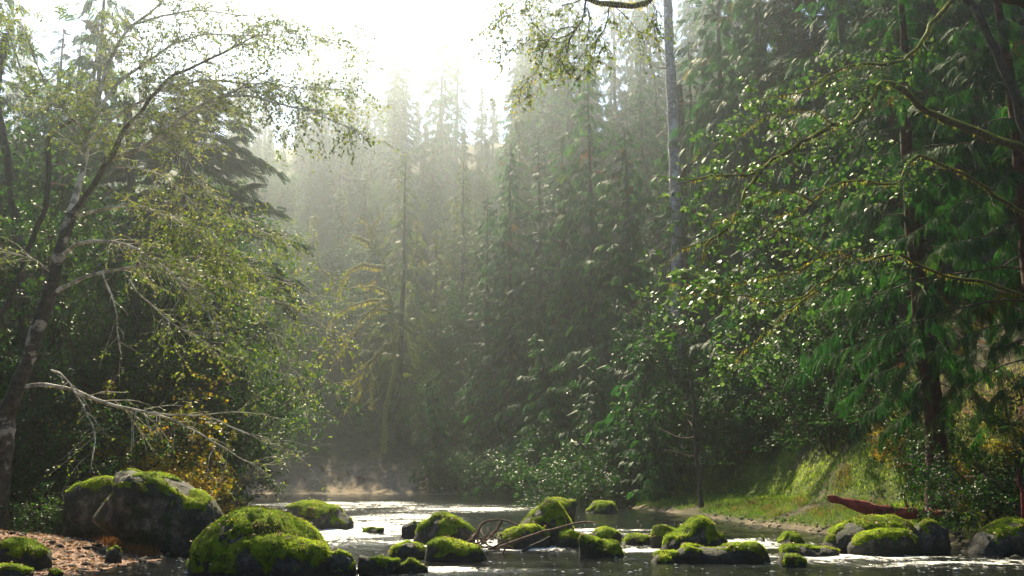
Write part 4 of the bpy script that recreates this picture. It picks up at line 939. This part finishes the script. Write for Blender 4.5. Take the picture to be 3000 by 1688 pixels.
for r_ in [(RHO, 1690, 66, .4, 1.25, 'glossy large-leaved shrub at the river bend on the right'), (RHO, 1740, 60, 2.0, 1.0, 'lower glossy shrub beside the dark cove'), (SH[2], 1500, 94, 3.3, 1.5, 'blue-shaded shrub at the far waterline'), (SH[0], 1370, 100, 1.9, 1.5, 'shaded shrub left along the far waterline'),
           (RHO, 2420, 47, 4.0, 1.0, 'dark tangled shrub under the pale leaves on the slope'), (RHO, 2570, 42, 5.0, 1.1, 'dark shrub on the slope above the bright moss'), (SH[1], 2610, 37, .6, 1.0, 'leafy shrub left of the near red-trunked cedar'), (SH[0], 2720, 33.5, 1.5, .9, 'shrub just behind the red log'),
           (SH[1], 2960, 29, 3.0, 1.0, 'shaded shrub above the end of the red log'), (SH[2], 2940, 26, 4.4, .9, 'shaded shrub by the red stem'), (SH[0], 2250, 52, 5.5, 1.6, 'tall shrub high on the right slope'), (RHO, 2080, 58, 1.1, 1.4, 'shrub on the slope behind the slim leaning trunk'), (SH[2], 2450, 42, 2.2, 1.5, 'tall leafy shrub behind the tangled one on the right slope')]:
    sput(*r_, group='shrubs on the right and far banks')

for i, (pt, px_, Y_, rz_, sc_, lab) in enumerate([
    (SH[2], 1330, 104, .5, 1.6, 'shrub at the far waterline right of the mossy bare tree'), (SH[0], 1440, 99, 2.5, 1.7, 'wide shrub at the foot of the short cedars on the far bank'), (RHO, 1560, 91, 1.2, 1.5, 'dark shrub low over the water beneath the short dense cedar'),
    (SH[2], 1610, 87, 4.1, 1.6, 'arching shrub over the blue-shaded water'), (RHO, 1680, 80, 3.0, 1.5, 'shrub at the back of the dark cove'), (SH[0], 1760, 76, 5.2, 1.8, 'tall shrub above the dark cove'), (SH[1], 1800, 68, .9, 1.7, 'bushy shrub at the corner of the dark cove'),
    (RHO, 1850, 66, 2.2, 1.5, 'glossy shrub over the corner of the right bank'), (SH[2], 1900, 70, 3.4, 2.2, 'tall leafy shrub under the full green cedar'), (SH[0], 1960, 63, 4.9, 2.0, 'leafy shrub hiding the foot of the pale bare trunk'), (SH[2], 2090, 60, 1.0, 2.2, 'tall shrub right of the pale trunk foot'),
    (SH[1], 2160, 54, 2.0, 1.7, 'rounded shrub behind the slim leaning trunk'), (SH[2], 2330, 53, 5.7, 2.0, 'tall shrub halfway up the right slope'), (SH[0], 2530, 46, .4, 1.8, 'shrub above the tangled one on the right slope')]):
    sput(pt, px_, Y_, rz_, sc_, lab, group='shrubs on the right and far banks')
for r_ in [(BT[1], 1000, 140, .4, 1.1, 'hazy rounded tree left of the mossy bare tree'), (BT[0], 1085, 136, 1.7, 1.1, 'hazy rounded tree right behind the mossy bare tree'), (BT[1], 1240, 128, 2.9, 1.2, 'hazy rounded tree right of the hazy olive conifer'), (BT[0], 1300, 115, 4.4, .9, 'hazy broadleaf tree low on the far bank'),
           (BT[0], 900, 142, 5.3, 1.1, 'faint rounded tree on the far bank near the hanging boughs'), (BT[1], 820, 138, .9, 1.0, 'faint low tree at the left end of the far bank'), (BT[1], 1400, 112, 2.3, 1.1, 'broadleaf tree at the edge of the blue shade'), (BT[0], 1500, 104, 3.6, 1.0, 'broadleaf tree among the cedars at the river bend')]:
    sput(*r_, name='broadleaf_tree', group='hazy broadleaf trees on the far bank', cat='tree', dz=-.3)

fill(26, (-20, 40), (124, 195), 'hazy rounded tree on the slope above the river bend', 'hazy rounded trees above the river bend', 16, 26, lambda x, y: -.10 < x / y < .25, 1.2, 1.9, BT, 'broadleaf_tree')
fill(16, (-70, -10), (138, 215), 'faint rounded tree on the hillside in the bright haze', 'faint rounded trees in the bright haze', 28, 27, lambda x, y: -.30 < x / y < -.06, 1.0, 1.6, BT, 'broadleaf_tree')

# yellow maple sprigs in the dark at the right
for r_ in [(YE, 2680, 34, .2, .45, 'sprig of yellow leaves against the dark right bank'), (YE, 2830, 30, 2.0, .34, 'lower sprig of yellow leaves right of the red log'), (YE, 2930, 30, 3.0, .4, 'yellow sprig beside the feathery low boughs')]:
    sput(*r_, name='yellow_sapling', group='yellow saplings on the right bank')

# sword ferns on the banks: each a rosette
def fern_rosette(seed, n, L, mat):
    r = np.random.default_rng(seed); a = r.uniform(0, 6.28, n); e = r.uniform(.3, 1.2, n)
    D = np.stack([np.cos(a) * np.cos(e), np.sin(a) * np.cos(e), np.sin(e)], 1)
    v, f, q_ = stamp(FERN, FERN_F, np.zeros((n, 3)) + r.normal(0, .03, (n, 3)), D, np.array([0, 0, 1.0]) + 0 * D, L * r.uniform(.7, 1.2, n), np.clip(r.uniform(.1, .8, n), 0, 1))
    return v, f, q_
def land_points(n, xr, yr, dmin, dmax, fn=None):
    out = []
    while len(out) < n:
        x = rng.uniform(*xr, 4000); y = rng.uniform(*yr, 4000); d = shore_dist(x, y); k = (d > dmin) & (d < dmax)
        if fn is not None: k &= fn(x, y)
        out += list(zip(x[k], y[k]))
    return np.array(out[:n])
def scatter(name, label, specs, mats, cat):
    mb = MB()
    for mi, n, xr, yr, d0, d1, L, fn, nf in specs:
        p = land_points(n, xr, yr, d0, d1, fn); z = hz(p[:, 0], p[:, 1])
        tmpl = [fern_rosette(500 + i, nf, 1.0, None) for i in range(4)]
        for i in range(n):
            v, f, q_ = tmpl[i % 4]; a = rng.uniform(0, 6.28); c, s_ = math.cos(a), math.sin(a); l = L * rng.uniform(.6, 1.3)
            vv = np.stack([v[:, 0] * c - v[:, 1] * s_, v[:, 0] * s_ + v[:, 1] * c, v[:, 2]], 1) * l + np.array([p[i, 0], p[i, 1], z[i]])
            mb.add(vv, f, np.clip(q_ + rng.normal(0, .15), 0, 1), mi)
    o = mb.build(name, mats, kind='stuff'); o['label'] = label; o['category'] = cat
scatter('undergrowth', 'ferns and low plants covering the river banks', [
    (0, 420, (6, 34), (26, 70), 5.2, 22, .7, None, 7), (0, 360, (-45, -8), (24, 80), 1.0, 20, .8, lambda x, y: (y > 28) | (x < -13), 7),
    (0, 300, (-55, 14), (92, 135), 3.0, 24, 1.0, lambda x, y: (x > 0) | (y > 118), 6), (1, 60, (9, 22), (34, 46), 5.2, 8.0, .6, None, 7), (1, 50, (-55, 5), (92, 125), 1.5, 9, .8, None, 5)], [M['fern'], M['brown_fern']], 'undergrowth')

# grass on the low bench of the right bank, dry tufts, moss strands on the slope
BLADE = np.array([[-.05, 0, 0], [.05, 0, 0], [.035, .12, .55], [0, .35, 1]]); BLADE_F = np.array([[0, 1, 2, 3]])
def blades(n, p, size, mats, name, label, cat, rs=.5, extra=None):
    z = hz(p[:, 0], p[:, 1]); pos = np.stack([p[:, 0], p[:, 1], z - .01], 1); f = rvec(len(p)); f[:, 2] = 0
    rn = np.clip(rs + .3 * fbm(pos * .9, 71, 3) + .18 * rng.normal(size=len(p)), 0, 1)
    v, ff, rr = stamp(BLADE, BLADE_F, pos, f, np.array([0, 0, 1.0]) + 0 * f, size * rng.uniform(.5, 1.3, len(p)), rn)
    mb = MB().add(v, ff, rr); o = mb.build(name, mats, kind='stuff'); o['label'] = label; o['category'] = cat
p = land_points(26000, (6, 16), (25, 62), .25, 4.2, lambda x, y: fbm(np.stack([x, y, 0 * x], -1) * .8, 81, 3) > -.25)
blades(len(p), p, .17, M['grass'], 'grass', 'short green grass on the low bench of the right bank', 'grass', .42)
c = land_points(22, (7, 13), (27, 44), .4, 3.4); p = np.repeat(c, 60, 0) + rng.normal(0, .16, (22 * 60, 2))
blades(len(p), p, .26, M['dry_grass'], 'dry_grass', 'dry tan tufts of grass along the edge of the right bank', 'grass', .5)
p = land_points(16000, (8, 20), (30, 62), 2.8, 6.5, lambda x, y: fbm(np.stack([x, y, 0 * x], -1) * .5, 31, 4) > -.2)
blades(len(p), p, .13, M['moss_blade'], 'moss_slope_strands', 'bright green moss hanging on the foot of the right slope', 'moss', .62)

# leaf litter: gravel bar, boulders, red patch on the right bank
p = land_points(9000, (-16, -6.5), (14, 29), .15, 6.5); z = hz(p[:, 0], p[:, 1]) + .012; n = len(p)
pos = [np.stack([p[:, 0], p[:, 1], z], 1)]; rn = [np.clip(.5 + .25 * rng.normal(size=n), 0, 1)]; sz = [rng.uniform(.035, .11, n)]
lp = np.concatenate(LITTER_POS); pos.append(lp); rn.append(np.clip(.75 + .2 * rng.normal(size=len(lp)), 0, 1)); sz.append(rng.uniform(.05, .09, len(lp)))
p = land_points(1700, (8, 12.5), (40, 50), .8, 4.2, lambda x, y: np.hypot(x - 10.3, (y - 44.5) / 2.2) < 1.6 + .5 * np.sin(5 * y)); pos.append(np.stack([p[:, 0], p[:, 1], hz(p[:, 0], p[:, 1]) + .03], 1)); rn.append(np.clip(.18 + .15 * rng.normal(size=len(p)), 0, 1)); sz.append(rng.uniform(.07, .14, len(p)))
p = land_points(1500, (7, 14), (26, 50), .3, 5); pos.append(np.stack([p[:, 0], p[:, 1], hz(p[:, 0], p[:, 1]) + .05], 1)); rn.append(rng.uniform(.3, 1, len(p))); sz.append(rng.uniform(.05, .10, len(p)))
pos, rn, sz = map(np.concatenate, (pos, rn, sz)); n = len(pos)
fd = rvec(n); fd[:, 2] *= .25; v, f, rr = stamp(BROAD * np.array([1, 1, 2.2]), LEAF_F, pos, fd, np.array([0, 0, 1.0]) + .28 * rng.normal(size=(n, 3)), sz, rn)
o = MB().add(v, f, rr).build('leaf_litter', M['litter'], kind='stuff'); o['label'] = 'fallen brown leaves on the gravel bar, boulders and right bank'; o['category'] = 'leaf litter'
# rust-coloured dry grass at the edge of the bar, below the largest boulder
cc = np.array([gnd(x_, y_, .15)[:2] for x_, y_ in [(300, 1575), (330, 1590), (360, 1600), (390, 1607), (420, 1612), (280, 1568)]]); p = np.repeat(cc, 160, 0) + rng.normal(0, .16, (960, 2))
blades(len(p), p, .22, M['brown_fern'], 'rusty_grass', 'rust-coloured dry grass at the foot of the largest boulder', 'grass', .6)

# pebbles on the bar and shallows
pv, pf = ico(1); p = np.concatenate([land_points(500, (-14, -6.5), (14, 27), -.25, 5.5), land_points(420, (8, 13), (22, 44), -1.2, 1.0)]); n = len(p); zz_ = np.maximum(hz(p[:, 0], p[:, 1]), -.03)
mb = MB()
for i in range(n):
    s_ = rng.uniform(.03, .10) * np.array([1.2, 1, .6]) * rng.uniform(.7, 1.3, 3); vv = pv * s_ * (1 + .2 * noise(pv * 2 + i, i))[:, None]; mb.add(vv + np.array([p[i, 0], p[i, 1], zz_[i]]), pf)
o = mb.build('pebbles', M['rock'], smooth=True, kind='stuff'); o['label'] = 'small stones on the gravel bar and in the shallows'; o['category'] = 'pebbles'

# foam flecks drifting on the dark water
fv, ff_ = ico(1); n = 420; px = rng.uniform(300, 2950, n); py = 1500 + 185 * rng.uniform(0, 1, n) ** .7; mb = MB()
for i in range(n):
    g = gnd(px[i], py[i]); 
    if shore_dist(g[:1], g[1:2])[0] > -.3: continue
    s_ = rng.uniform(.008, .02) * (1.8 if rng.random() < .12 else 1); mb.add(fv * s_ * np.array([2.2, 1.6, .35]) + np.array([g[0], g[1], .022]), ff_)
o = mb.build('foam', M['foam'], smooth=True, kind='stuff'); o['label'] = 'white flecks of foam drifting on the dark water'; o['category'] = 'foam'

# ------------------------------------------------------------------ driftwood, log, sticks
YD = gnd(1500, 1622)[1]
base = np.array([at(1480, 1600, YD)[0], YD, 0.0])
dw = thing('driftwood', 'tangle of bare reddish driftwood branches caught between two green boulders', 'driftwood', base)
for pts, dy, r0, r1 in [([(1320, 500), (1390, 460), (1420, 400), (1440, 360), (1500, 345), (1580, 340), (1680, 375)], -.4, .045, .018), ([(1570, 345), (1535, 400), (1500, 435), (1450, 485), (1420, 510)], .3, .035, .02),
        ([(1380, 560), (1430, 500), (1470, 430), (1490, 380)], .2, .03, .012), ([(1400, 440), (1440, 490), (1500, 520), (1560, 530)], 0, .03, .018), ([(1480, 535), (1560, 500), (1640, 468)], -.5, .03, .012),
        ([(1570, 580), (1600, 530), (1618, 490), (1630, 465)], -.4, .024, .012), ([(1440, 560), (1520, 545), (1600, 520), (1650, 535)], -.2, .03, .012), ([(1350, 510), (1400, 500), (1460, 470), (1520, 480)], .2, .028, .012), ([(1390, 450), (1410, 490), (1415, 510)], 0, .02, .01)]:
    limb_obj(dw, base, traced(Z2(pts), YD, YD + dy), r0, r1, M['driftwood'], 6, 16, 'branch', .15, .02)
for _ in range(26):
    a_ = np.array([rng.uniform(1350, 1560), rng.uniform(430, 560)]); b_ = a_ + np.array([rng.uniform(-130, 150), rng.uniform(-90, 60)]); m_ = (a_ + b_) / 2 + rng.uniform(-18, 18, 2)
    for q_ in (a_, m_, b_): q_[1] = min(q_[1], 575)
    limb_obj(dw, base, traced(Z2([tuple(a_), tuple(m_), tuple(b_)]), YD + rng.uniform(-.4, .4), YD + rng.uniform(-.5, .5)), rng.uniform(.010, .022), .006, M['driftwood'], 5, 9, 'branch', .1, .015)
YD2 = gnd(1560, 1610)[1]; base = np.array([at(1440, 1612, YD2)[0], YD2, -.05])
st = thing('driftwood_stick', 'long thin stick rising to the right across the tall pointed boulder', 'stick', base)
limb_obj(st, base, traced(Z2([(1440, 570), (1560, 520), (1700, 470), (1850, 420), (2000, 380), (2100, 355), (2200, 355)]), YD2, YD2 - 1.2), .045, .02, M['driftwood'], 7, 24, 'stem', .15, .02)
limb_obj(LAST[0], base, traced(Z2([(1850, 420), (1810, 370), (1815, 330), (1780, 310)]), YD2 - .6, YD2 - .6), .014, .006, M['dark_twig'], 5, 12, 'twig', .1, .01)
base = gnd(1520, 1616)
st = thing('driftwood_stick', 'short dark thick stick slanting out of the water below the long stick', 'stick', base)
limb_obj(st, base, traced(Z2([(1700, 560), (1770, 520), (1860, 480), (1900, 455)]), base[1], base[1] + .2), .05, .03, M['dark_bark'], 7, 14, 'stem', .15, .01)
for a_, b_, lab, r_ in [((90, 1492), (176, 1530), 'grey stick lying toward the square boulder behind the gravel bar', .05), ((85, 1478), (190, 1502), 'thinner grey stick above the other one behind the gravel bar', .035), ((120, 1500), (175, 1470), 'short forked stick crossing the grey sticks', .025)]:
    A0, A1 = gnd(*a_, .45), gnd(*b_, .45); Ym = (A0[1] + A1[1]) / 2; p0, p1 = at(*a_, Ym + .3), at(*b_, Ym - .3)
    for q_ in (p0, p1): q_[2] = hz1(q_[0], q_[1]) + r_ * .8
    b3 = p0.copy(); t = thing('fallen_stick', lab, 'stick', b3, 'sticks behind the gravel bar'); limb_obj(t, b3, np.array([p0, (p0 * 2 + p1) / 3 + [0, 0, .05], p1]), r_, r_ * .5, M['driftwood'], 7, 14, 'stem', .15, .02)
# white dead branch in the dark at the right
base = at(3010, 672, 23); wb = None
# red split log on the right bank
YL = 29.5
lp = traced(Z3([(1342, 335), (1480, 362), (1620, 395), (1760, 415), (1900, 425), (2060, 432), (2160, 436)]), YL, YL - 2.0)
base = lp[-1].copy(); base[2] = hz1(base[0], base[1])
lg = thing('fallen_log', 'dark red split log with a pointed raised end on the right bank', 'log', base)
n = 30; pc = spline(lp, n); rad = np.interp(np.linspace(0, 1, n), [0, .04, .10, .16, .22, .5, 1], [.05, .12, .13, .20, .24, .27, .24]); k = 12
Tn = nrm(np.gradient(pc, axis=0)); Sd = nrm(np.cross(Tn, [0, 0, 1])); Up = np.cross(Sd, Tn); th = np.arange(k) * 2 * math.pi / k
cs = np.stack([np.cos(th), np.where(np.sin(th) > .25, .25 + .12 * np.cos(th), np.sin(th))], 1)                # split: flat upper face
V = pc[:, None] + rad[:, None, None] * (Sd[:, None] * cs[None, :, :1] + Up[:, None] * cs[None, :, 1:]); V = V * 1.0; V += .11 * fbm(V * np.array([1.6, 4, 6]), 99, 5)[..., None] * Up[:, None]
i_ = np.arange(n - 1)[:, None] * k; c_ = np.arange(k)[None]; c2 = (c_ + 1) % k
fq = np.stack([i_ + c_, i_ + c2, i_ + k + c2, i_ + k + c_], -1).reshape(-1, 4)
wd = MB().add(V.reshape(-1, 3) - base, fq).build('wood', M['red_wood'], lg, smooth=True)
pr = lp[4] + [0, 0, .12]
limb_obj(wd, base, np.array([pc[18] + [0, -.1, .1], pc[18] + [-.1, -.25, .28], pc[18] + [-.15, -.3, .5]]), .05, .02, M['red_wood'], 6, 10, 'broken_stub', .2, .01)
# support: a stone keeps the raised end off the ground
# ------------------------------------------------------------------ haze
m, n_, out = nodes('haze_air'); pv_ = n_.nodes.new('ShaderNodeVolumePrincipled')
pv_.inputs['Color'].default_value = (.82, .91, 1.0, 1); pv_.inputs['Density'].default_value = HAZE_DENSITY; pv_.inputs['Anisotropy'].default_value = HAZE_G
n_.links.new(pv_.outputs[0], out.inputs['Volume'])
bpy.context.view_layer.update()
top = max((o.matrix_world @ Vector(c_))[2] for o in SC.objects if o.type == 'MESH' for c_ in o.bound_box) + 1.5
hx, y0_, y1_, zb = 268.0, -50.0, 432.0, -2.6
V = np.array([(sx * hx, yy, zz) for zz in (zb, top) for yy in (y0_, y1_) for sx in (-1, 1)])
Fq = np.array([[0, 2, 3, 1], [4, 5, 7, 6], [0, 1, 5, 4], [2, 6, 7, 3], [0, 4, 6, 2], [1, 3, 7, 5]])
hzo = MB().add(V, Fq).build('haze', m, kind='stuff'); hzo['label'] = 'sunlit morning haze filling the valley'; hzo['category'] = 'haze'
